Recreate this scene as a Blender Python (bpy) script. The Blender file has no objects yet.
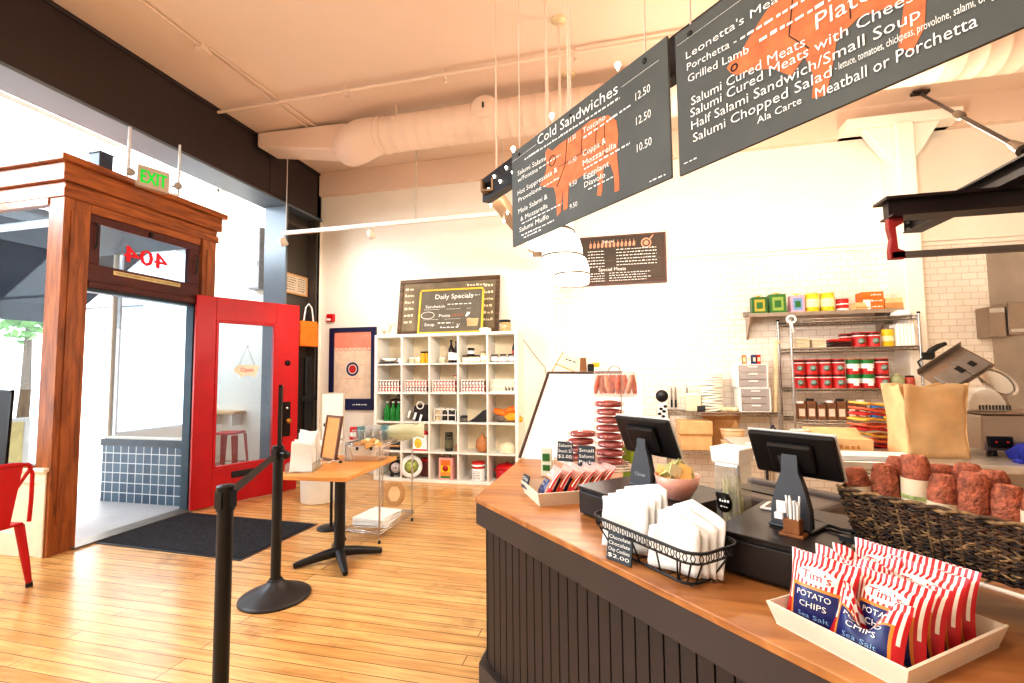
import bpy, math, random
from mathutils import Matrix, Vector
random.seed(7)
SC = bpy.context.scene
COL = SC.collection
Q = math.sqrt(.5)
PI = math.pi

# ------------------------------------------------------------------ materials
def lin(c):
    out = []
    for x in c[:3]:
        x /= 255.0
        out.append(x / 12.92 if x <= .04045 else ((x + .055) / 1.055) ** 2.4)
    return (*out, 1)

MC = {}
def pm(name, col, rough=.5, metal=0.0, var=.05, scale=9.0, emit=0.0, bump=0.0, bscale=60.0, trans=0.0):
    if name in MC: return MC[name]
    m = bpy.data.materials.new(name); m.use_nodes = True
    nt = m.node_tree; b = nt.nodes['Principled BSDF']
    b.inputs['Roughness'].default_value = rough; b.inputs['Metallic'].default_value = metal
    c = lin(col)
    tc = nt.nodes.new('ShaderNodeTexCoord'); nz = nt.nodes.new('ShaderNodeTexNoise')
    nz.inputs['Scale'].default_value = scale; nz.inputs['Detail'].default_value = 3
    nt.links.new(tc.outputs['Object'], nz.inputs['Vector'])
    rp = nt.nodes.new('ShaderNodeValToRGB')
    rp.color_ramp.elements[0].position = .3; rp.color_ramp.elements[1].position = .7
    rp.color_ramp.elements[0].color = (*[max(0, x * (1 - 2 * var)) for x in c[:3]], 1)
    rp.color_ramp.elements[1].color = (*[min(1, x * (1 + 2 * var)) for x in c[:3]], 1)
    nt.links.new(nz.outputs['Fac'], rp.inputs['Fac']); nt.links.new(rp.outputs['Color'], b.inputs['Base Color'])
    if emit:
        b.inputs['Emission Color'].default_value = c; b.inputs['Emission Strength'].default_value = emit
    if trans:
        b.inputs['Transmission Weight'].default_value = trans
    if bump:
        n2 = nt.nodes.new('ShaderNodeTexNoise'); n2.inputs['Scale'].default_value = bscale
        nt.links.new(tc.outputs['Object'], n2.inputs['Vector'])
        bp = nt.nodes.new('ShaderNodeBump'); bp.inputs['Strength'].default_value = bump; bp.inputs['Distance'].default_value = .01
        nt.links.new(n2.outputs['Fac'], bp.inputs['Height']); nt.links.new(bp.outputs['Normal'], b.inputs['Normal'])
    MC[name] = m
    return m

def glass(name, col=(255, 255, 255), gloss=.08, rough=.02, solid=0.0):
    if name in MC: return MC[name]
    m = bpy.data.materials.new(name); m.use_nodes = True
    nt = m.node_tree; nt.nodes.clear()
    o = nt.nodes.new('ShaderNodeOutputMaterial'); t = nt.nodes.new('ShaderNodeBsdfTransparent')
    g = nt.nodes.new('ShaderNodeBsdfGlossy'); mx = nt.nodes.new('ShaderNodeMixShader')
    t.inputs['Color'].default_value = lin(col); g.inputs['Roughness'].default_value = rough
    mx.inputs[0].default_value = gloss
    nt.links.new(t.outputs[0], mx.inputs[1]); nt.links.new(g.outputs[0], mx.inputs[2])
    last = mx
    if solid:
        d = nt.nodes.new('ShaderNodeBsdfDiffuse'); d.inputs['Color'].default_value = lin(col)
        m2 = nt.nodes.new('ShaderNodeMixShader'); m2.inputs[0].default_value = solid
        nt.links.new(mx.outputs[0], m2.inputs[1]); nt.links.new(d.outputs[0], m2.inputs[2]); last = m2
    nt.links.new(last.outputs[0], o.inputs['Surface'])
    MC[name] = m
    return m

def wood(name, c1, c2, axis='X', rough=.45, scale=6.0):
    if name in MC: return MC[name]
    m = bpy.data.materials.new(name); m.use_nodes = True
    nt = m.node_tree; b = nt.nodes['Principled BSDF']; b.inputs['Roughness'].default_value = rough
    tc = nt.nodes.new('ShaderNodeTexCoord'); mp = nt.nodes.new('ShaderNodeMapping')
    s = {'X': (.12, 1, 1), 'Y': (1, .12, 1), 'Z': (1, 1, .12)}[axis]
    mp.inputs['Scale'].default_value = tuple(scale * 4 * k for k in s)
    nz = nt.nodes.new('ShaderNodeTexNoise'); nz.inputs['Scale'].default_value = 1; nz.inputs['Detail'].default_value = 6
    nz.inputs['Distortion'].default_value = .6
    rp = nt.nodes.new('ShaderNodeValToRGB')
    rp.color_ramp.elements[0].position = .32; rp.color_ramp.elements[1].position = .68
    rp.color_ramp.elements[0].color = lin(c1); rp.color_ramp.elements[1].color = lin(c2)
    nt.links.new(tc.outputs['Object'], mp.inputs['Vector']); nt.links.new(mp.outputs['Vector'], nz.inputs['Vector'])
    nt.links.new(nz.outputs['Fac'], rp.inputs['Fac']); nt.links.new(rp.outputs['Color'], b.inputs['Base Color'])
    MC[name] = m
    return m

def tiles(name, c1, c2, mortar, w, h, ms, axes='XZ', rough=.3, offset=.5):
    m = bpy.data.materials.new(name); m.use_nodes = True
    nt = m.node_tree; b = nt.nodes['Principled BSDF']; b.inputs['Roughness'].default_value = rough
    tc = nt.nodes.new('ShaderNodeTexCoord'); sp = nt.nodes.new('ShaderNodeSeparateXYZ'); cb = nt.nodes.new('ShaderNodeCombineXYZ')
    br = nt.nodes.new('ShaderNodeTexBrick'); br.offset = offset
    nt.links.new(tc.outputs['Object'], sp.inputs[0])
    nt.links.new(sp.outputs[axes[0]], cb.inputs['X']); nt.links.new(sp.outputs[axes[1]], cb.inputs['Y'])
    nt.links.new(cb.outputs[0], br.inputs['Vector'])
    br.inputs['Color1'].default_value = lin(c1); br.inputs['Color2'].default_value = lin(c2); br.inputs['Mortar'].default_value = lin(mortar)
    br.inputs['Scale'].default_value = 1; br.inputs['Brick Width'].default_value = w; br.inputs['Row Height'].default_value = h
    br.inputs['Mortar Size'].default_value = ms; br.inputs['Mortar Smooth'].default_value = .1
    nt.links.new(br.outputs['Color'], b.inputs['Base Color'])
    return m

def floor_mat():
    m = bpy.data.materials.new('pine_floorboards'); m.use_nodes = True
    nt = m.node_tree; b = nt.nodes['Principled BSDF']; b.inputs['Specular IOR Level'].default_value = .85
    tc = nt.nodes.new('ShaderNodeTexCoord')
    br = nt.nodes.new('ShaderNodeTexBrick'); br.offset = .37; br.offset_frequency = 3
    nt.links.new(tc.outputs['Object'], br.inputs['Vector'])
    br.inputs['Color1'].default_value = lin((238, 194, 130)); br.inputs['Color2'].default_value = lin((224, 172, 106)); br.inputs['Mortar'].default_value = lin((120, 76, 42))
    br.inputs['Scale'].default_value = 1; br.inputs['Brick Width'].default_value = 2.3; br.inputs['Row Height'].default_value = .088
    br.inputs['Mortar Size'].default_value = .0028; br.inputs['Mortar Smooth'].default_value = .3; br.inputs['Bias'].default_value = -.1
    mp = nt.nodes.new('ShaderNodeMapping'); mp.inputs['Scale'].default_value = (2.2, 26, 1)
    nt.links.new(tc.outputs['Object'], mp.inputs['Vector'])
    nz = nt.nodes.new('ShaderNodeTexNoise'); nz.inputs['Scale'].default_value = 1.0; nz.inputs['Detail'].default_value = 6; nz.inputs['Roughness'].default_value = .65
    nt.links.new(mp.outputs['Vector'], nz.inputs['Vector'])
    rp = nt.nodes.new('ShaderNodeValToRGB'); rp.color_ramp.elements[0].position = .3; rp.color_ramp.elements[1].position = .62
    rp.color_ramp.elements[0].color = (.66, .58, .50, 1); rp.color_ramp.elements[1].color = (1.08, 1.06, 1.02, 1)
    nt.links.new(nz.outputs['Fac'], rp.inputs['Fac'])
    mx = nt.nodes.new('ShaderNodeMix'); mx.data_type = 'RGBA'; mx.blend_type = 'MULTIPLY'; mx.inputs['Factor'].default_value = 1
    nt.links.new(br.outputs['Color'], mx.inputs['A']); nt.links.new(rp.outputs['Color'], mx.inputs['B'])
    # scuffed darker patches
    n2 = nt.nodes.new('ShaderNodeTexNoise'); n2.inputs['Scale'].default_value = 1.7; n2.inputs['Detail'].default_value = 8; n2.inputs['Roughness'].default_value = .7
    nt.links.new(tc.outputs['Object'], n2.inputs['Vector'])
    r2 = nt.nodes.new('ShaderNodeValToRGB'); r2.color_ramp.elements[0].position = .30; r2.color_ramp.elements[1].position = .44
    r2.color_ramp.elements[0].color = (.42, .34, .28, 1); r2.color_ramp.elements[1].color = (1, 1, 1, 1)
    nt.links.new(n2.outputs['Fac'], r2.inputs['Fac'])
    m2 = nt.nodes.new('ShaderNodeMix'); m2.data_type = 'RGBA'; m2.blend_type = 'MULTIPLY'; m2.inputs['Factor'].default_value = .75
    nt.links.new(mx.outputs['Result'], m2.inputs['A']); nt.links.new(r2.outputs['Color'], m2.inputs['B'])
    nt.links.new(m2.outputs['Result'], b.inputs['Base Color'])
    r3 = nt.nodes.new('ShaderNodeMapRange'); r3.inputs['To Min'].default_value = .16; r3.inputs['To Max'].default_value = .32
    nt.links.new(nz.outputs['Fac'], r3.inputs['Value']); nt.links.new(r3.outputs['Result'], b.inputs['Roughness'])
    bp = nt.nodes.new('ShaderNodeBump'); bp.inputs['Strength'].default_value = .25; bp.inputs['Distance'].default_value = .004
    nt.links.new(br.outputs['Fac'], bp.inputs['Height']); bp.invert = True
    nt.links.new(bp.outputs['Normal'], b.inputs['Normal'])
    return m

# ------------------------------------------------------------------ geometry
def T(x=0, y=0, z=0, rz=0, rx=0, ry=0, s=1):
    return Matrix.Translation((x, y, z)) @ Matrix.Rotation(rz, 4, 'Z') @ Matrix.Rotation(ry, 4, 'Y') @ Matrix.Rotation(rx, 4, 'X') @ Matrix.Scale(s, 4)

TXT = {}
def textmesh(body):
    if body in TXT: return TXT[body]
    cu = bpy.data.curves.new('t', 'FONT'); cu.body = body; cu.size = 1; cu.resolution_u = 2
    ob = bpy.data.objects.new('t', cu); COL.objects.link(ob)
    dg = bpy.context.evaluated_depsgraph_get(); dg.update()
    me = bpy.data.meshes.new_from_object(ob.evaluated_get(dg))
    vs = [(v.co.x, v.co.y) for v in me.vertices]; fs = [tuple(p.vertices) for p in me.polygons]
    bpy.data.objects.remove(ob); bpy.data.curves.remove(cu); bpy.data.meshes.remove(me)
    TXT[body] = (vs, fs)
    return TXT[body]

class B:
    def __init__(s): s.v, s.f, s.m, s.s = [], [], [], []
    def add(s, vs, fs, mi=0, smooth=False, M=None):
        o = len(s.v)
        for p in vs:
            p = Vector(p)
            s.v.append(tuple(M @ p) if M else tuple(p))
        for f in fs:
            s.f.append(tuple(i + o for i in f)); s.m.append(mi); s.s.append(smooth)
        return s
    def box(s, c, d, mi=0, M=None, top=1.0, taper=(1, 1)):
        x, y, z = c; a, b, h = d[0] / 2, d[1] / 2, d[2] / 2
        tx, ty = taper
        vs = [(x - a, y - b, z - h), (x + a, y - b, z - h), (x + a, y + b, z - h), (x - a, y + b, z - h),
              (x - a * tx, y - b * ty, z + h), (x + a * tx, y - b * ty, z + h), (x + a * tx, y + b * ty, z + h), (x - a * tx, y + b * ty, z + h)]
        fs = [(3, 2, 1, 0), (4, 5, 6, 7), (0, 1, 5, 4), (1, 2, 6, 5), (2, 3, 7, 6), (3, 0, 4, 7)]
        return s.add(vs, fs, mi, False, M)
    def mm(s, x0, x1, y0, y1, z0, z1, mi=0, M=None):
        return s.box(((x0 + x1) / 2, (y0 + y1) / 2, (z0 + z1) / 2), (abs(x1 - x0), abs(y1 - y0), abs(z1 - z0)), mi, M)
    def tube(s, pts, r, seg=8, mi=0, closed=False, M=None, rs=None, smooth=True):
        P = [Vector(p) for p in pts]; n = len(P)
        vs, fs = [], []
        up = None
        for i, p in enumerate(P):
            if closed: d = P[(i + 1) % n] - P[i - 1]
            else: d = P[min(i + 1, n - 1)] - P[max(i - 1, 0)]
            if d.length < 1e-9: d = Vector((0, 0, 1))
            d.normalize()
            if up is None: up = Vector((0, 0, 1)) if abs(d.z) < .9 else Vector((1, 0, 0))
            a = d.cross(up)
            if a.length < 1e-6: a = d.orthogonal()
            a.normalize(); b = a.cross(d); up = b.copy()
            rr = rs[i] if rs else r
            for k in range(seg):
                t = 2 * PI * k / seg
                vs.append(p + a * (rr * math.cos(t)) + b * (rr * math.sin(t)))
        for i in range(n if closed else n - 1):
            j = (i + 1) % n
            for k in range(seg):
                l = (k + 1) % seg
                fs.append((i * seg + k, i * seg + l, j * seg + l, j * seg + k))
        s.add(vs, fs, mi, smooth, M)
        if not closed:
            o = 0
            s.add(vs[:seg], [tuple(range(seg))], mi, False, M)
            s.add(vs[-seg:], [tuple(reversed(range(seg)))], mi, False, M)
        return s
    def cyl(s, p0, p1, r0, r1=None, seg=16, mi=0, M=None):
        return s.tube([p0, p1], r0, seg, mi, False, M, [r0, r0 if r1 is None else r1])
    def lathe(s, prof, seg=24, mi=0, M=None, mis=None, c=(0, 0, 0), sx=1, sy=1, smooth=True, cap=True, wob=None):
        vs, fs = [], []
        n = len(prof)
        for i, (r, z) in enumerate(prof):
            for k in range(seg):
                t = 2 * PI * k / seg
                w = wob(t, i / (n - 1)) if wob else 1
                vs.append((c[0] + r * w * sx * math.cos(t), c[1] + r * w * sy * math.sin(t), c[2] + z))
        o = len(s.v); s.add(vs, [], mi, smooth, M)
        for i in range(n - 1):
            for k in range(seg):
                l = (k + 1) % seg
                s.f.append((o + i * seg + k, o + i * seg + l, o + (i + 1) * seg + l, o + (i + 1) * seg + k))
                s.m.append(mis[i] if mis else mi); s.s.append(smooth)
        if cap:
            if prof[0][0] > 1e-4: s.f.append(tuple(o + k for k in reversed(range(seg)))); s.m.append(mis[0] if mis else mi); s.s.append(False)
            if prof[-1][0] > 1e-4: s.f.append(tuple(o + (n - 1) * seg + k for k in range(seg))); s.m.append(mis[-1] if mis else mi); s.s.append(False)
        return s
    def prism(s, poly, d, mi=0, M=None, axis='y', at=0.0):
        n = len(poly)
        def P(p, t): return (p[0], t, p[1]) if axis == 'y' else ((p[0], p[1], t) if axis == 'z' else (t, p[0], p[1]))
        vs = [P(p, at) for p in poly] + [P(p, at + d) for p in poly]
        fs = [tuple(range(n)), tuple(reversed(range(n, 2 * n)))]
        for i in range(n):
            j = (i + 1) % n
            fs.append((i, i + n, j + n, j))
        return s.add(vs, fs, mi, False, M)
    def grid(s, nx, nz, fn, mi=0, M=None, mif=None, smooth=True, double=False):
        vs = [fn(i / nx, j / nz) for j in range(nz + 1) for i in range(nx + 1)]
        o = len(s.v); s.add(vs, [], mi, smooth, M)
        for j in range(nz):
            for i in range(nx):
                a = o + j * (nx + 1) + i
                s.f.append((a, a + 1, a + nx + 2, a + nx + 1)); s.m.append(mif(i, j) if mif else mi); s.s.append(smooth)
        return s
    def text(s, body, x, z, w=None, size=.04, mi=0, M=None, shear=0.0, y=0.0, align='l', mirror=False, warp=None):
        vs, fs = textmesh(body)
        if not vs: return s
        xs = [p[0] for p in vs]; x0, x1 = min(xs), max(xs); bw = max(x1 - x0, 1e-6)
        k = (w / bw) if w else size
        wid = bw * k
        off = {'l': 0, 'c': -wid / 2, 'r': -wid}[align]
        out = []
        for (px, py) in vs:
            lx = (px - x0) * k
            if mirror: lx = wid - lx
            X = x + off + lx; Z = z + py * size + shear * lx / max(wid, 1e-6)
            p = (X, y, Z)
            out.append(warp(p) if warp else p)
        return s.add(out, fs if not mirror else [tuple(reversed(f)) for f in fs], mi, False, M)
    def dash(s, x0, x1, z, h=.006, mi=0, M=None, y=0.0, n=8, gap=.3, shear=0.0):
        # a line of illegible small handwriting: short strokes of uneven length
        x = x0
        L = (x1 - x0) / n
        while x < x1 - 1e-6:
            l = L * random.uniform(.5, 1.3); e = min(x + l * (1 - gap), x1)
            sh = shear * (x - x0) / (x1 - x0); hh = h * random.uniform(.45, .8)
            s.add([(x, y, z + sh), (e, y, z + sh), (e, y, z + sh + hh), (x, y, z + sh + hh)], [(0, 1, 2, 3)], mi, False, M)
            x += l
        return s
    def obj(s, name, mats, parent=None, loc=(0, 0, 0), rz=0, label=None, cat=None, group=None, kind=None, bevel=0, bseg=2, rot=None, subsurf=0, solid=0):
        me = bpy.data.meshes.new(name); me.from_pydata(s.v, [], s.f)
        if not isinstance(mats, (list, tuple)): mats = [mats]
        for m in mats: me.materials.append(m)
        me.polygons.foreach_set('material_index', s.m); me.polygons.foreach_set('use_smooth', s.s)
        me.update()
        o = bpy.data.objects.new(name, me); COL.objects.link(o)
        o.location = loc; o.rotation_euler = rot if rot else (0, 0, rz)
        if parent: o.parent = parent
        tag(o, label, cat, group, kind)
        if bevel:
            b = o.modifiers.new('bevel', 'BEVEL'); b.width = bevel; b.segments = bseg; b.limit_method = 'ANGLE'; b.angle_limit = .7
        if subsurf:
            b = o.modifiers.new('sub', 'SUBSURF'); b.levels = subsurf; b.render_levels = subsurf
        if solid:
            b = o.modifiers.new('solid', 'SOLIDIFY'); b.thickness = solid
        return o

def tag(o, label=None, cat=None, group=None, kind=None):
    if label: o['label'] = label
    if cat: o['category'] = cat
    if group: o['group'] = group
    if kind: o['kind'] = kind
    return o

def thing(name, label, cat, loc=(0, 0, 0), rz=0, group=None, rot=None, kind=None):
    o = bpy.data.objects.new(name, None); COL.objects.link(o); o.empty_display_size = .05
    o.location = loc; o.rotation_euler = rot if rot else (0, 0, rz)
    return tag(o, label, cat, group, kind)

def struct(name, b, mats, label=None, **k):
    return b.obj(name, mats, kind='structure', label=label, **k)

def dup(root, loc, rz=None, label=None, group=None, rot=None):
    r = root.copy(); COL.objects.link(r); r.location = loc
    if rot: r.rotation_euler = rot
    elif rz is not None: r.rotation_euler = (0, 0, rz)
    if label: r['label'] = label
    if group: r['group'] = group
    for ch in list(root.children):
        c = ch.copy(); COL.objects.link(c); c.parent = r
        for g in list(ch.children):
            d = g.copy(); COL.objects.link(d); d.parent = c
    return r

def UV(u, v, z=0): return ((u + v) * Q, (v - u) * Q, z)   # along / across the angled counter
R45 = -PI / 4

# ------------------------------------------------------------------ palette
WHITE = pm('white_paint', (244, 240, 232), .6, var=.01)
CREAM = pm('cream_wall_paint', (246, 238, 224), .75, var=.012, scale=1.5)
CEIL = pm('ceiling_paint', (236, 212, 192), .85, var=.015, scale=.8)
DUCT = pm('duct_paint', (240, 214, 194), .6, var=.02, scale=2)
BEAM = pm('dark_steel_paint', (52, 40, 40), .42, var=.06, scale=2)
BEAM_LIT = pm('steel_paint_lit', (104, 116, 126), .38, var=.04, scale=2)  # bluish reflected light on beam underside and post face, put into the colour
BLACK = pm('black_metal', (22, 21, 22), .42, var=.1)
BLACKP = pm('black_plastic', (18, 17, 18), .35, var=.1)
DGREY = pm('dark_grey_plastic', (62, 62, 66), .45, var=.05)
CHROME = pm('chrome', (205, 203, 200), .22, 1.0, var=.02)
STEEL = pm('brushed_steel', (176, 166, 156), .34, .9, var=.05, scale=3)
ZINC = pm('zinc_wire', (170, 160, 148), .35, .8, var=.06)
RED = pm('red_gloss_paint', (196, 8, 20), .35, var=.03)
ORANGE_WOOD = wood('varnished_fir', (122, 64, 26), (182, 106, 50), 'Z', .35)
ORANGE_WOODX = wood('varnished_fir_horizontal', (128, 66, 26), (188, 110, 52), 'Y', .35)
MAROON = wood('dark_red_wood', (72, 24, 22), (98, 36, 30), 'Y', .4)
COUNTER_WOOD = wood('maple_counter', (156, 98, 50), (196, 136, 78), 'X', .38, 4)
TABLE_WOOD = wood('bamboo_table', (214, 142, 70), (234, 172, 98), 'X', .4, 5)
LTWOOD = wood('light_wood', (190, 140, 84), (216, 170, 112), 'X', .5)
BROWN1 = pm('counter_brown', (46, 33, 29), .5, var=.05, scale=4)
BROWN2 = pm('counter_fascia', (62, 51, 48), .45, var=.05, scale=4)
CHALK = pm('chalkboard', (86, 88, 84), .7, var=.06, scale=2.5)
CHALKB = pm('brown_chalkboard', (72, 58, 46), .6, var=.08, scale=2.5)
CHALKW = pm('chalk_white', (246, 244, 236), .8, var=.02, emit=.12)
PIGO = pm('pig_orange', (204, 118, 70), .7, var=.10, scale=18)
KRAFT = pm('kraft_paper', (234, 194, 142), .75, var=.05, bump=.35, bscale=22)
CARD = pm('cardboard', (196, 146, 92), .8, var=.05)
PAPER = pm('white_paper', (248, 247, 244), .7, var=.012, bump=.15, bscale=40)
SALAMI = pm('salmon_mesh_paper', (170, 96, 68), .75, var=.24, scale=45, bump=.8, bscale=120)
CLEAR = glass('clear_plastic', (246, 248, 246), .13, .08, .12)
FROST = glass('frosted_plastic', (236, 234, 230), .1, .3, .35)
WINGLASS = glass('window_glass', (240, 246, 250), .05)
DGLASS = glass('door_glass', (236, 244, 250), .04, .02, .03)
GOLD = pm('brass', (196, 150, 70), .3, .9, var=.04)
YEL = pm('yellow', (240, 200, 40), .5)
GREEN = pm('green_label', (52, 116, 50), .5)
REDL = pm('red_label', (196, 34, 30), .5, var=.08)
NAVY = pm('navy', (30, 34, 92), .5)
AMBER = glass('amber_glass', (60, 26, 14), .1, .05, .6)

# ================================================================== camera
cam = bpy.data.cameras.new('camera'); cam.sensor_width = 36; cam.lens = 470 / 1024 * 36; cam.clip_start = .02
co = bpy.data.objects.new('camera', cam); COL.objects.link(co); SC.camera = co
_yaw, _pit, _rol = math.radians(13.5), math.atan(30 / 470), math.radians(.57)
fw0 = Vector((-math.sin(_yaw), math.cos(_yaw), 0)); r0 = Vector((math.cos(_yaw), math.sin(_yaw), 0))
fw = fw0 * math.cos(_pit) + Vector((0, 0, math.sin(_pit))); up0 = r0.cross(fw)
upv = up0 * math.cos(_rol) + r0 * math.sin(_rol); rv = r0 * math.cos(_rol) - up0 * math.sin(_rol)
mw = Matrix((rv, upv, -fw)).transposed().to_4x4(); mw.translation = (0, 0, 1.5)
co.matrix_world = mw

# ================================================================== room shell
BY, CZ, FX = 6.45, 4.66, -4.72
fm = floor_mat()
struct('floor', B().mm(-6.6, 5.0, -3.0, BY, -.1, 0), [fm])
CONC = pm('alcove_concrete', (206, 208, 212), .5, var=.05, scale=3)
struct('alcove_floor', B().mm(-6.6, -4.74, 3.02, 4.5, 0, .006), [CONC])
struct('pavement', B().mm(-13, -6.6, -8, 12, -.12, -.02), [pm('pavement', (236, 236, 236), .8, scale=2)])
struct('threshold', B().mm(-4.85, -4.66, 3.16, 4.36, 0, .018), [pm('aluminium_threshold', (150, 140, 130), .4, .7)])
struct('ceiling', B().mm(-6.7, 5.0, -3.0, BY + .1, CZ, CZ + .1), [CEIL])
struct('wall_back', B().mm(-6.7, 5.1, BY, BY + .15, 0, CZ), [CREAM])
TILE = tiles('white_subway_tile', (246, 240, 230), (240, 232, 220), (214, 200, 182), .152, .076, .0035)
struct('wall_back_tiles', B().mm(-.95, 4.05, BY - .012, BY, 0, 2.92), [TILE])
struct('wall_back_steel_panel', B().mm(4.05, 5.0, BY - .016, BY, 0, 2.88), [STEEL])
struct('trim_1', B().mm(-.95, 5.0, BY - .03, BY, 2.92, 2.97).mm(-.95, 5.0, BY - .05, BY, 2.97, 2.99), [CREAM], bevel=.006)
struct('trim_2', B().mm(-4.64, 5.0, BY - .09, BY, 4.30, CZ), [CEIL])
struct('baseboard_back', B().mm(-4.62, -.95, BY - .02, BY, 0, .12), [WHITE], bevel=.004)
struct('wall_right', B().mm(5.0, 5.1, -3.0, BY, 0, CZ), [CREAM])
struct('wall_rear', B().mm(-6.7, 5.1, -3.1, -3.0, 0, CZ), [CREAM])
# timber post with knee braces standing against the back wall
struct('pillar', B().mm(3.07, 3.25, 6.09, BY, 0, 4.3)
       .prism([(2.78, 4.30), (3.07, 4.30), (3.07, 3.86), (2.99, 3.95)], .12, 0, axis='y', at=6.16)
       .prism([(3.25, 4.30), (3.55, 4.30), (3.33, 3.95), (3.25, 3.86)], .12, 0, axis='y', at=6.16)
       .mm(2.6, 3.75, 6.12, BY, 4.30, 4.42), [CREAM], bevel=.012)

# riveted steel beam over the entrance and the post under it
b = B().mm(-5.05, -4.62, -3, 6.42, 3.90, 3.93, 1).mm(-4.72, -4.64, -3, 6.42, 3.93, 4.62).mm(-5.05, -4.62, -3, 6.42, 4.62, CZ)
for k in range(9):
    for yy in (5.36, 5.46): b.lathe([(.0, .012), (.008, .009), (.013, 0)], 8, 0, M=T(-4.64, yy, 3.99 + .07 * k, ry=PI / 2), cap=False)
b.mm(-4.64, -4.63, 5.30, 5.52, 3.94, 4.6)
struct('steel_beam', b, [BEAM, BEAM_LIT], bevel=.004)
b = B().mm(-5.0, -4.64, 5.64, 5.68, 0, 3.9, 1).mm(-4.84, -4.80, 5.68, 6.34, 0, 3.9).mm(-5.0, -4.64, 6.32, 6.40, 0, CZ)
b.mm(-4.84, -4.80, 5.68, 6.34, 3.9, CZ).mm(-4.80, -4.66, 5.68, 6.34, 3.66, 3.72)
struct('steel_column', b, [pm('column_brown', (74, 66, 58), .4, var=.06, scale=2), BEAM_LIT], bevel=.004)

# street front: tall windows above and beside the recessed entry
MUL = pm('mullion_grey', (224, 226, 230), .5)
b = B()
for y in (-2.9, -.8, 1.2, 3.0, 4.9, 6.38): b.mm(-6.66, -6.6, y - .014, y + .014, .7, CZ)
for z in (.72, 3.42, 4.6): b.mm(-6.66, -6.6, -3, 3.0, z - .03, z + .03).mm(-6.66, -6.6, 4.9, BY, z - .025, z + .025)
b.mm(-6.66, -6.6, 3.0, 4.9, 3.40, 3.47).mm(-6.66, -6.6, 3.0, 4.9, 4.57, 4.63)
w1 = struct('window_1', b, [MUL], label='tall white shop-front windows behind and above the wooden entry')
B().mm(-6.635, -6.63, -3, 3.0, .72, 4.6).mm(-6.635, -6.63, 4.9, BY, .72, 4.6).mm(-6.635, -6.63, 3.0, 4.9, 3.44, 4.6).obj('pane', WINGLASS, w1)
struct('wall_front', B().mm(-6.7, -6.58, -3, 3.0, 0, .72).mm(-6.7, -6.58, 4.9, BY, 0, .72), [WHITE])
struct('wall_left', B().mm(-6.7, -4.64, 6.35, BY, 0, 3.88), [CREAM])
# wooden entry: alcove roof, cornice, corner posts
b = B()
b.mm(-6.6, -4.72, 3.0, 4.54, 3.04, 3.36)
for (z0, z1, o) in ((3.06, 3.14, .03), (3.14, 3.20, .015), (3.20, 3.36, .05), (3.36, 3.42, .09)):
    b.mm(-6.6, -4.72 + o, 3.0 - o, 4.54 + o, z0, z1)
struct('trim_3', b, [ORANGE_WOODX], label='varnished wooden cornice over the shop entry', bevel=.008)
b = B().mm(-4.88, -4.70, 2.98, 3.19, 0, 3.06).mm(-4.86, -4.70, 4.36, 4.54, 0, 3.06).mm(-4.74, -4.685, 2.97, 2.995, .0, 3.04)
b.mm(-4.70, -4.69, 3.03, 3.15, .25, 2.95).mm(-4.70, -4.69, 4.41, 4.49, .25, 2.95)
struct('trim_4', b, [ORANGE_WOOD], label='varnished wooden posts of the shop entry', bevel=.01)
b = B().mm(-4.80, -4.70, 3.19, 4.33, 2.98, 3.06)
struct('trim_5', b, [ORANGE_WOODX], bevel=.006)
# transom with the street number read from behind
w2 = struct('window_2', B().mm(-4.78, -4.71, 3.19, 4.33, 2.90, 2.98).mm(-4.78, -4.71, 3.19, 4.33, 2.36, 2.52).mm(-4.78, -4.71, 3.19, 3.285, 2.52, 2.90)
            .mm(-4.78, -4.71, 4.21, 4.33, 2.52, 2.90).mm(-4.79, -4.69, 3.19, 4.33, 2.30, 2.36), [MAROON], label='dark red transom window over the door with red numbers', bevel=.006)
B().mm(-4.748, -4.742, 3.285, 4.21, 2.52, 2.90).obj('pane', WINGLASS, w2)
Mt = T(-4.738, 3.52, 0, PI / 2)
B().text('404', 0, 2.62, .44, .225, 0, Mt, mirror=True).text('404', .014, 2.622, .44, .225, 0, T(-.0006, 0, 0) @ Mt, mirror=True).text('404', .007, 2.614, .44, .235, 0, T(.0006, 0, 0) @ Mt, mirror=True).obj('lettering', pm('red_vinyl', (214, 20, 36), .5, emit=.25), w2, label='red 404 seen from behind')
st = B().mm(0, .69, -.002, 0, 2.455, 2.495, 0, T(-4.708, 3.41, 0, PI / 2)).text('THIS DOOR TO REMAIN UNLOCKED DURING BUSINESS HOURS', .02, 2.467, .65, .026, 1, T(-4.705, 3.41, 0, PI / 2))
st.obj('notice_strip', [pm('pale_label', (232, 214, 160), .5), BLACK], w2, label='pale strip with small dark lettering')
B().tube([(-4.705, 3.24, 2.9), (-4.68, 3.24, 2.86), (-4.68, 3.24, 2.72), (-4.70, 3.24, 2.66)], .008).tube([(-4.705, 4.28, 2.86), (-4.68, 4.28, 2.82), (-4.68, 4.28, 2.7), (-4.70, 4.28, 2.64)], .008).obj('transom_arm', BLACK, w2)
B().mm(-4.71, -4.69, 3.74, 3.77, 2.91, 2.96).obj('latch', BLACK, w2)
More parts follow.
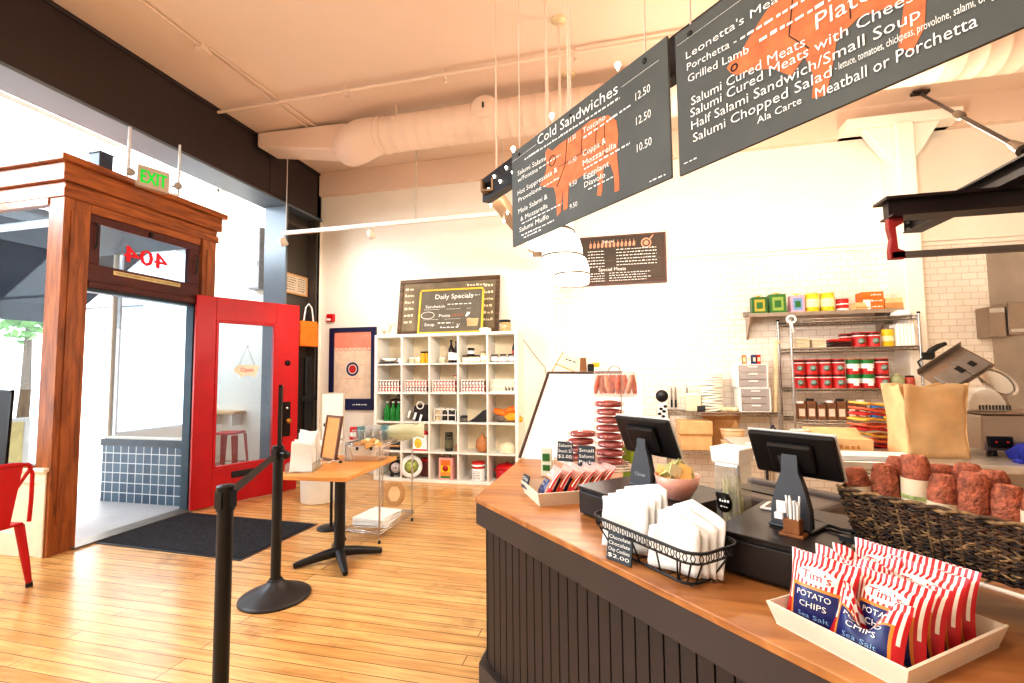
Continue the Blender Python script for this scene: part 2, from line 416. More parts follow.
# side windows of the alcove and the knee walls under them
w3 = struct('window_3', B().mm(-6.6, -4.88, 2.97, 3.03, 3.0, 3.06).mm(-6.6, -4.88, 2.95, 3.05, .70, .745).mm(-6.6, -6.5, 2.97, 3.03, .74, 3.0), [ORANGE_WOODX], label='left side window of the wooden entry')
B().mm(-6.5, -4.88, 2.997, 3.003, .745, 3.0).obj('pane', WINGLASS, w3)
w4 = struct('window_4', B().mm(-6.15, -4.86, 4.45, 4.5, 3.0, 3.06).mm(-6.15, -4.86, 4.44, 4.5, .74, .765).mm(-6.15, -6.12, 4.45, 4.5, .74, 3.0), [WHITE], label='right side window of the entry above blue tiles')
B().mm(-6.12, -4.86, 4.472, 4.478, .765, 3.0).obj('pane', WINGLASS, w4)
KN = pm('cream_wainscot', (238, 224, 200), .5, var=.02)
b = B().mm(-6.6, -4.72, 2.97, 3.02, 0, .70).mm(-6.6, -4.715, 2.955, 2.97, .60, .70).mm(-4.80, -4.715, 2.955, 2.97, 0, .60).mm(-6.6, -4.95, 2.94, 2.97, 0, .19).mm(-6.6, -4.70, 2.93, 3.0, .70, .73)
struct('wainscot', b, [KN], label='cream panelled knee wall below the left entry window', bevel=.005)
BT = tiles('blue_entry_tile', (62, 84, 106), (84, 108, 128), (206, 214, 220), .115, .115, .006, rough=.2, offset=0)
struct('tiled_knee_wall', B().mm(-6.15, -4.86, 4.42, 4.5, 0, .66).mm(-6.17, -4.86, 4.41, 4.51, .66, .74, 1), [BT, pm('dark_slate_cap', (70, 84, 96), .4)], label='blue tiled knee wall in the entry alcove')
struct('alcove_ceiling', B().mm(-6.6, -4.75, 3.03, 4.47, 3.0, 3.04).mm(-6.4, -4.9, 3.25, 3.4, 2.985, 3.0, 1), [pm('alcove_soffit', (84, 92, 104), .6), pm('soffit_strip', (235, 238, 240), .5, emit=.6)])
struct('door_jamb', B().mm(-4.84, -4.74, 4.30, 4.335, 0, 2.3).mm(-4.84, -4.74, 3.19, 4.33, 2.27, 2.30), [pm('jamb_blue', (62, 84, 100), .4)])

# ================================================================== red door
d = struct('door_1', B().mm(0, .205, -.025, .025, .012, 2.40).mm(.90, 1.2, -.025, .025, .012, 2.40).mm(.205, .90, -.025, .025, .012, .42).mm(.205, .90, -.025, .025, 2.13, 2.40), [RED],
           label='red glazed shop door standing wide open inward', loc=(-4.69, 4.285, 0), rz=math.radians(66.5), bevel=.004)
B().mm(.205, .235, -.032, .032, .42, 2.13).mm(.87, .90, -.032, .032, .42, 2.13).mm(.235, .87, -.032, .032, .42, .45).mm(.235, .87, -.032, .032, 2.10, 2.13).obj('glazing_bead', RED, d, bevel=.006)
B().mm(.235, .87, -.004, .004, .45, 2.10).obj('pane', DGLASS, d)
pl = B().mm(1.00, 1.10, -.034, -.024, .70, 1.14).obj('lock_plate', pm('dark_bronze', (38, 26, 22), .35, .6), d, bevel=.004)
B().lathe([(.012, 0), (.012, .03), (.03, .045), (.034, .06), (.024, .075), (0, .078)], 16, 0, M=T(1.05, -.034, .90, rx=PI / 2)).obj('door_knob', GOLD, pl)
B().lathe([(.018, 0), (.018, .012), (0, .014)], 14, 0, M=T(1.05, -.034, 1.06, rx=PI / 2)).obj('lock_cylinder', CHROME, pl)
B().lathe([(.034, 0), (.034, .012), (.02, .02), (0, .02)], 18, 0, M=T(1.05, -.025, 1.64, rx=PI / 2)).obj('deadbolt', pm('dark_bronze', (38, 26, 22), .35, .6), d)
B().mm(.41, .69, -.034, -.024, .29, .365).mm(.43, .67, -.037, -.03, .315, .34).obj('mail_slot', BLACK, d, bevel=.003)
# pig shaped sign hanging inside the glass
a61 = math.radians(66.5)
def door_pt(x, y, z): return (-4.69 + x * math.cos(a61) - y * math.sin(a61), 4.285 + x * math.sin(a61) + y * math.cos(a61), z)
sg = thing('open_sign', 'small cream pig-shaped sign reading Open hanging on the red door glass', 'sign', door_pt(.55, -.03, 1.55), a61)
pig = [(-.15, .0), (-.135, .03), (-.10, .055), (-.085, .075), (-.07, .06), (.06, .062), (.11, .05), (.13, .06), (.15, .05), (.128, .03), (.125, -.03), (.10, -.06), (.095, -.085), (.07, -.085), (.065, -.065), (-.04, -.068), (-.05, -.085), (-.075, -.085), (-.08, -.06), (-.12, -.035), (-.145, -.02)]
B().prism(pig, .012, 0, at=-.006).obj('pig_panel', pm('sign_cream', (246, 236, 218), .6), sg, bevel=.002)
B().text('Open', 0, -.02, .15, .07, 0, None, align='c', y=-.008).obj('lettering', pm('red_vinyl', (214, 20, 36), .5, emit=.25), sg, loc=(0, 0, 0))
B().tube([(-.09, 0, .06), (0, 0, .28), (.09, 0, .06)], .0025, 5).obj('string', pm('string', (120, 110, 100), .8), sg)
B().lathe([(.014, 0), (.014, .014), (0, .02)], 12, 0, M=T(0, 0, .285, rx=PI / 2)).obj('suction_hook', CLEAR, sg)

# ================================================================== outside
aw = thing('awning', 'dark grey street awning outside the entry', 'awning', (-6.75, 3.6, 0))
AWN = pm('awning_canvas', (44, 50, 64), .8, var=.04)
B().add([(0, -2.0, 3.3), (0, 1.75, 3.3), (-1.25, 1.75, 2.52), (-1.25, -2.0, 2.52)], [(0, 1, 2, 3)]).obj('canopy', AWN, aw, solid=.02)
B().add([(-1.25, -2.0, 2.52), (-1.25, 1.75, 2.52), (-1.25, 1.75, 2.26), (-1.25, -2.0, 2.26)], [(0, 1, 2, 3)]).obj('valance', AWN, aw, solid=.015)
B().tube([(0, 1.7, 2.5), (-1.22, 1.7, 2.5)], .018).tube([(0, -1.9, 2.5), (-1.22, -1.9, 2.5)], .018).obj('frame_arm', MUL, aw)
ab = thing('sidewalk_sign', 'pale folding sign board out on the pavement seen through the entry window', 'sign', (-7.45, 4.15, 0), math.radians(60))
B().mm(-.28, .28, -.012, .012, .02, 1.0, 0, T(0, -.2, 0, rx=-.19)).mm(-.22, .22, -.016, -.010, .3, .95, 1, T(0, -.2, 0, rx=-.19)).obj('front_board', [PAPER, pm('pale_yellow', (240, 222, 160), .6)], ab)
B().mm(-.28, .28, -.012, .012, .02, 1.0, 0, T(0, .2, 0, rx=.19)).obj('back_board', PAPER, ab)
tr = thing('street_tree', 'green street tree beyond the awning', 'tree', (-11.5, 6.75, 0))
B().tube([(0, 0, 0), (.05, .02, 1.2), (0, .05, 2.6)], .09, 10, rs=[.11, .08, .05]).obj('trunk', wood('bark', (80, 60, 44), (110, 88, 66), 'Z', .9), tr)
b = B()
for k in range(260):
    p = Vector((random.gauss(0, .22), random.gauss(0, .22), 2.72 + random.gauss(0, .2)))
    q = Vector((random.uniform(-1, 1), random.uniform(-1, 1), random.uniform(-.6, .6))).normalized() * .13; r = q.orthogonal().normalized() * .06
    b.add([p - q, p + r, p + q, p - r], [(0, 1, 2, 3)])
b.obj('foliage', pm('leaf_green', (120, 168, 84), .6, var=.12), tr)

# ================================================================== exit sign
ex = thing('exit_sign', 'lit green EXIT sign on rods above the wooden entry', 'sign', (-4.52, 3.60, 3.44), math.radians(72))
B().mm(-.135, .135, -.03, .03, -.105, .105).obj('housing', pm('sign_housing', (206, 190, 176), .5), ex, bevel=.006)
B().text('EXIT', -.004, -.066, .215, .18, 0, None, align='c', y=-.0325).text('EXIT', .004, -.066, .215, .18, 0, None, align='c', y=-.033).text('EXIT', 0, -.061, .215, .18, 0, None, align='c', y=-.0335).obj('lettering', pm('exit_green', (0, 214, 60), .5, emit=.35), ex)
for sx in (-1, 1):
    lp = B().lathe([(.012, 0), (.034, .02), (.036, .045), (.02, .05), (0, .05)], 14, 0, M=T(sx * .2, -.02, -.01, rx=PI / 2)).tube([(sx * .16, 0, -.01), (sx * .2, 0, -.01)], .012).obj('emergency_lamp', pm('lamp_grey', (170, 160, 150), .4), ex)
B().tube([(-.19, .03, -.02), (-.19, .03, .46)], .014).tube([(.24, .03, -.08), (.24, .03, .46)], .012).tube([(.16, .03, -.08), (.24, .03, -.08)], .012).obj('hanging_rod', MUL, ex)
bx = thing('junction_box', 'small dark box on top of the wooden entry cornice', 'box', (-4.80, 3.32, 3.42))
B().mm(-.07, .07, -.06, .06, 0, .17).obj('case', pm('dark_blue_grey', (54, 58, 72), .5), bx, bevel=.006)
B().mm(-.075, .075, -.065, .065, .17, .185).obj('lid', pm('dark_blue_grey', (54, 58, 72), .5), bx, bevel=.004)

# ================================================================== black entrance mat
MATB = pm('mat_black', (36, 38, 46), .95, var=.45, scale=46, bump=.8, bscale=260)
m = B().mm(-.8, .8, -.44, .44, 0, .010).mm(-.83, .83, -.47, .47, 0, .005, 1).obj('door_mat', [MATB, BLACK], None, (-3.86, 3.76, 0.0005), math.radians(-2), label='black ribbed door mat on the wooden floor inside the open door', cat='mat', bevel=.003)

# ================================================================== ceiling services
du = thing('air_duct', 'large painted spiral air duct running along under the ceiling', 'duct', (0, 5.0, 4.36))
b = B()
rs, ps = [], []
x = -2.86
while x < 5.0:
    ps += [(x, 0, 0), (x + .13, 0, 0), (x + .135, 0, 0), (x + .15, 0, 0)]; rs += [.207, .207, .2095, .2095]; x += .155
b.tube(ps, .2, 28, rs=rs).obj('spiral_pipe', DUCT, du)
el = [(-2.82, 0, 0), (-2.92, 0, 0), (-3.04, .01, -.012), (-3.16, .05, -.03), (-3.28, .11, -.03), (-3.38, .18, .03)]
B().tube(el, .216, 28, rs=[.212, .224, .238, .242, .23, .19]).obj('elbow', DUCT, du)
B().tube([(-2.80, 0, 0), (-2.74, 0, 0)], .219, 28).obj('joint_band', DUCT, du)
B().add([(-4.6, .02, .10), (-3.3, .02, -.10), (-3.3, .40, -.10), (-4.6, .40, .10), (-4.6, .02, .29), (-3.3, .02, .25), (-3.3, .40, .25), (-4.6, .40, .29)], [(3, 2, 1, 0), (4, 5, 6, 7), (0, 1, 5, 4), (1, 2, 6, 5), (2, 3, 7, 6), (3, 0, 4, 7)]).obj('side_plenum', DUCT, du, bevel=.02)
for xx in (-2.55, .8, 3.0):
    B().tube([(xx, -.1, .18), (xx, -.1, .3)], .008).lathe([(.03, 0), (.03, .02), (0, .03)], 12, 0, M=T(xx, -.17, .1, rx=PI / 2)).obj('strap_hanger', DUCT, du)
tg = B().lathe([(.13, 0), (.13, .02), (.11, .035), (0, .035)], 20, 0, M=T(-1.45, -.18, .06, rx=PI / 2), sx=1.2).mm(-1.46, -1.44, -.225, -.21, .04, .10, 1).obj('access_hatch', [DUCT, BLACK], du)

def conduit(name, label, pts, r, fit=None, group=None):
    t = thing(name, label, 'pipe', pts[0], group=group); o = Vector(pts[0])
    B().tube([tuple(Vector(p) - o for p in pts)[k] for k in range(len(pts))], r, 8).obj('pipe', CEIL, t)
    for f in fit or []:
        f = Vector(f) - o
        B().box(tuple(f), (.11, .11, .06)).obj('junction_box', CEIL, t, bevel=.01)
    return t
conduit('sprinkler_pipe', 'thin painted pipe crossing the ceiling parallel to the back wall', [(-4.62, 4.43, 4.60), (5, 4.43, 4.60)], .018)
conduit('electrical_conduit', 'painted conduit running along the ceiling from the front to the duct', [(-3.88, -1, 4.645), (-3.88, 5.1, 4.645), (-3.7, 5.3, 4.645)], .012, [(-3.90, 3.55, 4.64)])
conduit('electrical_conduit', 'second conduit beginning at the ceiling junction box', [(-3.83, 3.55, 4.645), (-3.76, 5.2, 4.645)], .012)
for (xx, yy) in ((-2.9, 4.43), (-1.75, 4.43), (-.4, 4.43)):
    b = B().tube([(xx, yy, 4.66), (xx, yy, 4.55)], .008).lathe([(.02, 0), (.02, .03), (.008, .035), (.008, .05), (.022, .055), (.022, .06)], 10, 0, c=(xx, yy, 4.50))
    p = b.obj('ceiling_sprinkler', CEIL, None, label={-2.9: 'sprinkler head on the ceiling pipe nearest the beam', -1.75: 'sprinkler head on the ceiling pipe left of the lamp rods', -.4: 'sprinkler head on the ceiling pipe beside the lamp rods'}[xx], cat='sprinkler', group='ceiling sprinklers')

# white lighting rail with a spotlight at its end
ra = thing('lighting_rail', 'white suspended track rail in front of the back wall', 'rail', (-4.34, 5.2, 3.34))
B().mm(0, 3.1, -.02, .02, -.025, .025).obj('rail', WHITE, ra, bevel=.004)
for xx in (.06, 1.9, 3.0):
    B().tube([(xx, 0, .02), (xx, 0, 1.32)], .006, 6).obj('hanging_cable', pm('grey_cable', (196, 186, 176), .5), ra)
for xx in (.02, 1.3):
    s = B().tube([(xx, 0, -.02), (xx, 0, -.07)], .01).lathe([(.02, .06), (.045, .04), (.05, -.05), (.042, -.05), (.03, -.02), (0, -.02)], 16, 0, M=T(xx, 0, -.11, rx=.7)).obj('spot_head', pm('spot_white', (236, 226, 212), .4), ra)

# menu letter board frame in the column recess, orange bag, fire alarm
lf = thing('menu_letter_board', 'small wood framed menu board hung in the recess of the dark column', 'sign', (-4.785, 6.04, 2.83), PI / 2)
B().mm(-.25, .25, -.02, 0, -.15, -.125).mm(-.25, .25, -.02, 0, .125, .15).mm(-.25, -.225, -.02, 0, -.125, .125).mm(.225, .25, -.02, 0, -.125, .125).obj('frame', LTWOOD, lf)
B().mm(-.225, .225, -.010, 0, -.125, .125).obj('panel', pm('pale_panel', (214, 196, 170), .6), lf)
b = B()
for k in range(6): b.dash(-.2, -.02, .09 - .036 * k, .016, n=3, y=-.012).dash(.04, .2, .09 - .036 * k, .016, n=3, y=-.012)
b.obj('lettering', BLACK, lf)
ob = thing('tote_bag', 'orange bag hanging on the dark column behind the red door', 'bag', (-4.58, 6.08, 1.9), math.radians(70))
B().box((0, 0, .19), (.30, .08, .38), taper=(.94, .7)).obj('bag_body', pm('orange_fabric', (244, 126, 26), .7, var=.05), ob, bevel=.015)
B().tube([(-.08, 0, .37), (-.05, 0, .58), (.0, 0, .64), (.05, 0, .58), (.08, 0, .37)], .012, 6).obj('handle', PAPER, ob)
fb = thing('coat_rack_post', 'dark panic bar and pull fixed on the column below the orange bag', 'handle', (-4.60, 6.1, .55), math.radians(70))
B().mm(-.05, .05, -.03, .03, 0, 1.2).obj('bar', BLACK, fb, bevel=.01)
B().mm(-.12, .12, -.06, -.03, .55, .62).obj('cross_bar', BLACK, fb, bevel=.008)
fa = thing('fire_alarm', 'small red fire alarm box on the back wall above the framed poster', 'alarm', (-4.44, BY, 2.36))
B().mm(-.06, .06, -.06, 0, -.06, .06).obj('case', RED, fa, bevel=.008)
B().mm(-.045, .02, -.066, -.058, -.045, -.01).obj('label_plate', PAPER, fa)

# framed poster
po = thing('framed_poster', 'navy framed poster with a round emblem on the back wall left of the cubby shelf', 'poster', (-4.06, BY, .94))
B().mm(-.40, .40, -.035, 0, 0, .17).mm(-.40, .40, -.035, 0, 1.19, 1.26).mm(-.40, -.32, -.035, 0, .17, 1.19).mm(.32, .40, -.035, 0, .17, 1.19).dash(.02, .26, .075, .022, 1, n=4, y=-.037).obj('frame', [pm('navy_frame', (28, 26, 70), .4), PAPER], po, bevel=.004)
b = B().mm(-.32, .32, -.014, -.004, .17, .95, 0).mm(-.32, .32, -.014, -.004, .95, 1.19, 1)
for k in range(8): b.lathe([(.025, 0), (.035, .002)], 10, 1, M=T(-.28 + .08 * k, -.015, .93, rx=PI / 2), cap=False)
b.lathe([(.075, 0), (.105, .001)], 28, 2, M=T(0, -.016, .62, rx=PI / 2), cap=False).lathe([(.001, 0), (.06, .001)], 20, 3, M=T(0, -.016, .62, rx=PI / 2), cap=False)
b.dash(-.2, .2, .47, .014, 1, n=5, y=-.016).dash(-.22, -.12, .68, .012, 1, n=2, y=-.016).dash(.12, .22, .68, .012, 1, n=2, y=-.016)
b.obj('print', [pm('poster_cream', (238, 214, 188), .6), pm('poster_peach', (238, 150, 126), .6), NAVY, REDL], po)

# small red stools and ledge in the far window bay
def stool(loc, label, rz):
    t = thing('metal_stool', label, 'stool', loc, rz, group='red metal stools in the window bay')
    B().box((0, 0, .64), (.32, .32, .03), taper=(.97, .97)).lathe([(.02, .657), (.02, .6565)], 12).obj('seat', RED, t, bevel=.02)
    for sx in (-1, 1):
        for sy in (-1, 1):
            B().prism([(-.03, 0), (.03, 0), (.045, .62), (-.045, .62)], .012, M=Matrix.Translation((sx * .19, sy * .19, 0)) @ Matrix.Rotation(math.atan2(sy, sx) - PI / 2, 4, 'Z') @ Matrix.Rotation(.10, 4, 'X')).obj('leg', RED, t)
    B().tube([(-.16, -.16, .2), (.16, -.16, .2), (.16, .16, .2), (-.16, .16, .2)], .008, 6, closed=True).obj('stretcher', RED, t)
    return t
stool((-5.70, 5.83, 0), 'red metal stool seen through the glass of the open red door', .3)
lg = B().mm(-6.58, -5.9, 6.12, 6.35, .88, .92).obj('window_ledge', LTWOOD, None, label='short wooden ledge in the far window bay behind the red door', cat='ledge', bevel=.005)
B().mm(-6.4, -6.37, 6.15, 6.35, .70, .88).mm(-6.0, -5.97, 6.15, 6.35, .70, .88).obj('bracket', WHITE, lg)
gp = thing('grey_cabinet', 'grey electrical cabinet on the far bay wall left of the dark column', 'cabinet', (-5.69, 6.35, 2.84))
B().mm(-.11, .11, -.14, 0, 0, 1.0).obj('case', pm('panel_grey', (146, 144, 146), .5), gp, bevel=.006)
B().mm(-.1, .1, -.15, -.14, .02, .98).mm(.06, .08, -.16, -.15, .36, .46).obj('door', pm('panel_grey2', (156, 154, 156), .5), gp, bevel=.003)
pd = thing('bay_ceiling_lamp', 'glowing white drum lamp hanging in the far window bay', 'lamp', (-5.75, 5.6, 3.78))
B().lathe([(.0, .0), (.36, .0), (.42, .14), (.40, .16), (0, .17)], 28).obj('shade', pm('lamp_glow', (255, 250, 238), .5, emit=1.6), pd)
B().tube([(0, 0, .16), (0, 0, .88)], .012, 6).obj('stem', WHITE, pd)

# ================================================================== red cafe chair at the left edge, dark board on the sill
rc = thing('metal_chair', 'red metal cafe chair with rounded back at the far left of the room', 'chair', (-4.37, 2.33, 0), math.radians(97))
B().box((0, 0, .45), (.36, .36, .02), taper=(.98, .98)).obj('seat', RED, rc, bevel=.012)
B().tube([(.19, -.20, .46), (.185, -.215, .62), (.18, -.22, .80), (.15, -.22, .87), (.08, -.225, .885), (0, -.23, .89), (-.08, -.225, .885), (-.15, -.22, .87), (-.18, -.22, .80), (-.185, -.215, .62), (-.19, -.20, .46)], .013, 10).obj('back_hoop', RED, rc)
B().tube([(.19, .10, .46), (.235, .02, .62), (.22, -.16, .84), (.15, -.22, .875)], .012, 8).tube([(-.19, .10, .46), (-.235, .02, .62), (-.22, -.16, .84), (-.15, -.22, .875)], .012, 8).obj('side_arm', RED, rc)
B().add([(-.06, -.215, .46), (.06, -.215, .46), (.12, -.222, .875), (-.12, -.222, .875)], [(0, 1, 2, 3)]).obj('backrest', RED, rc, solid=.006)
for sx in (-1, 1):
    for sy in (-1, 1):
        lg_ = B().tube([(sx * .16, sy * .16, .44), (sx * .185, sy * .19, .2), (sx * .2, sy * .215, .02)], .02, 8, rs=[.028, .024, .017]).obj('leg', RED, rc)
        B().cyl((sx * .2, sy * .215, .03), (sx * .201, sy * .217, 0), .02, .021, 10).obj('rubber_foot', BLACK, lg_)
bd = thing('menu_board', 'dark chalk board leaning on the sill of the left entry window', 'board', (-5.36, 2.945, .735), 0, rot=(-.0, 0, 0))
B().mm(-.26, .20, -.012, 0, 0, .64, 0, T(0, 0, 0, rx=.0, ry=.05)).obj('panel', pm('slate_dark', (44, 46, 52), .6), bd)
B().mm(-.28, -.26, -.016, .004, 0, .66, 0, T(0, 0, 0, ry=.05)).mm(.20, .215, -.016, .004, -.01, .66, 0, T(0, 0, 0, ry=.05)).mm(-.28, .215, -.016, .004, .64, .655, 0, T(0, 0, 0, ry=.05)).obj('frame', BLACK, bd)
hd = thing('wooden_block', 'small wooden block lying on the cream sill by the red chair', 'block', (-4.98, 2.95, .73))
B().box((0, 0, .012), (.07, .03, .024)).obj('body', LTWOOD, hd, bevel=.003)
B().box((0, -.012, .026), (.05, .01, .006)).obj('rim', CARD, hd)

# ================================================================== rope stanchions
def stanchion(loc, label, rz):
    t = thing('stanchion', label, 'stanchion', loc, rz, group='black queue stanchions')
    B().lathe([(.225, 0), (.225, .012), (.21, .022), (.12, .06), (.055, .098), (.05, .11), (0, .11)], 40).obj('base', pm('stanchion_base', (58, 54, 54), .42, .3, var=.08), t)
    B().cyl((0, 0, .09), (0, 0, .93), .032, seg=24).lathe([(.046, .09), (.046, .115), (.038, .125)], 24, cap=False).obj('pole', BLACK, t)
    h = B().cyl((0, 0, .90), (0, 0, 1.0), .038, seg=24).lathe([(.038, 1.0), (.036, 1.008), (0, 1.01)], 24).mm(-.018, .018, -.042, -.03, .915, .985).mm(-.042, -.03, -.018, .018, .915, .985).mm(.03, .042, -.018, .018, .915, .985).obj('belt_head', BLACKP, t)
    return t, h
s1, h1 = stanchion((-2.33, 2.80, 0), 'black belt stanchion with a sign holder on top, nearest the table', 0)
B().tube([(.04, -.02, .96), (.085, -.035, .955)], .014, 10).lathe([(.024, 0), (.028, .008), (.026, .02), (0, .022)], 12, 0, M=T(.085, -.035, .955, ry=PI / 2, rz=-.4)).obj('clamp_knob', BLACKP, s1)
ang = math.radians(128)
sh = B().mm(-.14, .14, -.007, .007, 0, .38).mm(-.15, -.135, -.011, .011, -.01, .39).mm(.135, .15, -.011, .011, -.01, .39).mm(-.15, .15, -.011, .011, .38, .392)
sh.tube([(0, 0, -.05), (0, 0, .02)], .012).obj('sign_frame', pm('sign_frame_black', (26, 24, 24), .25), s1, loc=(.012, 0, 1.03), rot=(0, .03, ang))
s2, h2 = stanchion((-1.74, 1.77, 0), 'black belt stanchion in the foreground cut by the lower edge', 0)
d0 = Vector((-2.33, 2.80, 0)); d1 = Vector((-1.74, 1.77, 0)); dv = (d0 - d1).normalized()
pa = d0 - dv * .05 - d1; pb = dv * .045
bl = B()
pr = Vector((-dv.y, dv.x, 0)) * .002
bl.add([tuple(pa + pr + Vector((0, 0, .93))), tuple(pa + pr + Vector((0, 0, .978))), tuple(pb + pr + Vector((0, 0, .978))), tuple(pb + pr + Vector((0, 0, .93)))], [(0, 1, 2, 3)])
bl.obj('belt', pm('belt_fabric', (54, 50, 50), .8), s2, solid=.003)

# ================================================================== small table and what stands on it
tb = thing('pedestal_table', 'small light wood table on a black cross-foot pedestal near the door', 'table', (-2.27, 3.44, 0), math.radians(3))
B().mm(-.30, .29, -.42, .44, .722, .755).obj('tabletop', TABLE_WOOD, tb, bevel=.006)
B().cyl((0, 0, .06), (0, 0, .71), .042, seg=20).obj('column', BLACK, tb)
B().box((0, 0, .712), (.3, .3, .02)).obj('mounting_plate', BLACK, tb)
for a in (-52, 38, 128, 218):
    c, s = math.cos(math.radians(a)), math.sin(math.radians(a))
    B().tube([(0, 0, .075), (c * .12, s * .12, .06), (c * .29, s * .29, .030), (c * .335, s * .335, .02)], .03, 10, rs=[.042, .036, .026, .020]).obj('leg', BLACK, tb)
# white paper sleeves in a rack
ns = thing('paper_bag_stack', 'upright stack of white paper bags on the left end of the small table', 'paper bags', (-2.44, 3.22, .755), math.radians(20))
for k in range(9):
    h = .20 + .012 * k + random.uniform(-.015, .015)
    b = B()
    w = .075 + random.uniform(-.01, .01); y = -.10 + .026 * k
    b.grid(4, 6, lambda u, v: ((u - .5) * 2 * w * (1 - .08 * v), y + .012 * math.sin(v * 3 + k) + .02 * v, v * h + .01 * math.sin(u * 5 + k)), smooth=False)
    b.obj('paper_bag', PAPER, ns, solid=.016)
B().mm(-.1, .1, -.13, .14, 0, .01).mm(-.1, -.095, -.13, .14, 0, .07).mm(.095, .1, -.13, .14, 0, .07).obj('tray', CLEAR, ns)
fr = thing('clip_frame', 'kraft paper sheet in a dark brown frame leaning at the back of the small table', 'frame', (-2.495, 3.60, .757), math.radians(-28), rot=(-.16, 0, math.radians(-24)))
B().mm(-.115, -.098, -.012, .01, 0, .38).mm(.098, .115, -.012, .01, 0, .38).mm(-.098, .098, -.012, .01, 0, .018).mm(-.098, .098, -.012, .01, .362, .38).obj('frame', pm('frame_brown', (104, 64, 36), .5), fr)
B().mm(-.098, .098, -.004, .004, .018, .362).obj('sheet', pm('kraft_orange', (226, 158, 92), .7), fr)
B().mm(-.02, .02, .01, .09, 0, .02).obj('stand_foot', BLACK, fr)
for k, (px, py) in enumerate(((-2.42, 3.44), (-2.38, 3.50))):
    B().tube([(-.04, -.01, .006), (0, .004, .02), (.045, .012, .008)], .007, 6).obj('tongs', pm('tongs_white', (230, 222, 210), .4), None, (px, py, .755), .4 * k, label=['white tongs lying in front of the brown framed sheet', 'white tongs lying beside the clear shaker'][k], cat='tongs')
kb = thing('table_knob', 'small dark bottle cap lying on the table by the clear shaker', 'cap', (-2.33, 3.53, .755))
B().lathe([(.014, 0), (.014, .01), (.01, .014), (0, .014)], 14).obj('cap_body', BLACK, kb)
B().lathe([(.016, 0), (.016, .004)], 14).obj('rim', BLACK, kb)
sk = thing('clear_shaker', 'small clear cone shaped shaker on the table beside the bread tub', 'shaker', (-2.315, 3.63, .755))
B().lathe([(.034, 0), (.034, .01), (.022, .08), (.012, .115), (0, .12)], 18).obj('bottle', FROST, sk)
B().lathe([(.013, .112), (.013, .128), (0, .13)], 14).obj('cap', PAPER, sk)
tu = thing('bread_tub', 'clear plastic tub full of bread pieces on the small table', 'tub', (-2.16, 3.70, .755), math.radians(8))
B().box((0, 0, .065), (.27, .20, .13), taper=(1.12, 1.12)).obj('tub', glass('tub_plastic', (250, 246, 240), .1, .15, .2), tu, bevel=.015)
b = B()
for k in range(26):
    a = random.uniform(0, 6.3); r = random.uniform(0, 1)
    M = T(.12 * r * math.cos(a), .085 * r * math.sin(a), .115 + .05 * (1 - r) + random.uniform(-.01, .01), random.uniform(0, 6), random.uniform(-.5, .5))
    b.lathe([(.006, -.014), (.032, -.010), (.036, .0), (.030, .012), (.005, .016)], 9, random.choice([0, 0, 1]), M=M, sx=1.25)
b.obj('bread', [pm('bread_crust', (214, 164, 100), .8, var=.1), pm('bread_crumb', (246, 226, 184), .85)], tu)
B().mm(-.07, -.05, -.122, -.116, .10, .125).mm(.05, .07, -.122, -.116, .10, .125).obj('handle_hole', BLACK, tu)

# floor standing white sign behind the table
ws = thing('floor_sign', 'slim white sign panel on a black round foot standing behind the small table', 'sign', (-2.82, 4.13, 0), math.radians(22))
B().lathe([(.13, 0), (.13, .012), (.11, .02), (0, .024)], 28).obj('base', BLACK, ws)
B().cyl((0, 0, .02), (0, 0, .90), .014, seg=12).obj('pole', BLACK, ws)
B().mm(-.10, .10, -.012, .012, .86, 1.30).obj('panel', PAPER, ws, bevel=.004)
B().mm(-.112, -.10, -.016, .016, .85, 1.31).mm(.10, .112, -.016, .016, .85, 1.31).mm(-.1, .1, -.016, .016, 1.30, 1.31).mm(-.1, .1, -.016, .016, .85, .86).obj('frame', pm('frame_beige', (206, 196, 178), .5), ws)
B().text('2', .02, .96, None, .12, 0, y=-.015).dash(-.08, .015, .98, .04, 0, n=3, y=-.015).obj('lettering', BLACK, ws)

# white bin
wb = thing('waste_bin', 'round white bin on the floor by the back of the open red door', 'bin', (-3.55, 4.98, 0))
B().lathe([(.205, 0), (.215, .02), (.235, .66), (.24, .68), (.225, .68), (.2, .1), (0, .08)], 32).obj('bin_body', WHITE, wb)
B().lathe([(.24, .655), (.248, .662), (.248, .68), (.24, .688)], 32, cap=False).obj('rim', WHITE, wb)

# chrome wire cart behind the table
ct = thing('wire_cart', 'chrome wire cart with thin legs standing behind the small table', 'cart', (-2.32, 4.17, 0), math.radians(-2))
for (lx, ly) in ((-.16, -.32), (.19, -.32), (.17, .33), (-.17, .33)):
    l = B().cyl((lx, ly, .03), (lx, ly, .86), .0085, seg=10).obj('leg', CHROME, ct)
    B().lathe([(.011, 0), (.013, .012), (.010, .03)], 10, c=(lx, ly, 0)).obj('foot', BLACK, l)
def wire_shelf(b, x0, x1, y0, y1, z, n=9, r=.004, lip=.02, along='y'):
    for zz in (z, z - lip):
        b.tube([(x0, y0, zz), (x1, y0, zz), (x1, y1, zz), (x0, y1, zz)], r, 6, closed=True)
    for k in range(n + 1):
        if along == 'y':
            x = x0 + (x1 - x0) * k / n; b.tube([(x, y0, z), (x, y1, z)], r * .7, 5)
        else:
            y = y0 + (y1 - y0) * k / n; b.tube([(x0, y, z), (x1, y, z)], r * .7, 5)
    # zig-zag truss on the front and back edges
    m = max(4, int((x1 - x0) / .05))
    for y in (y0, y1):
        b.tube([(x0 + (x1 - x0) * k / m, y, z if k % 2 else z - lip) for k in range(m + 1)], r * .6, 4)
    return b
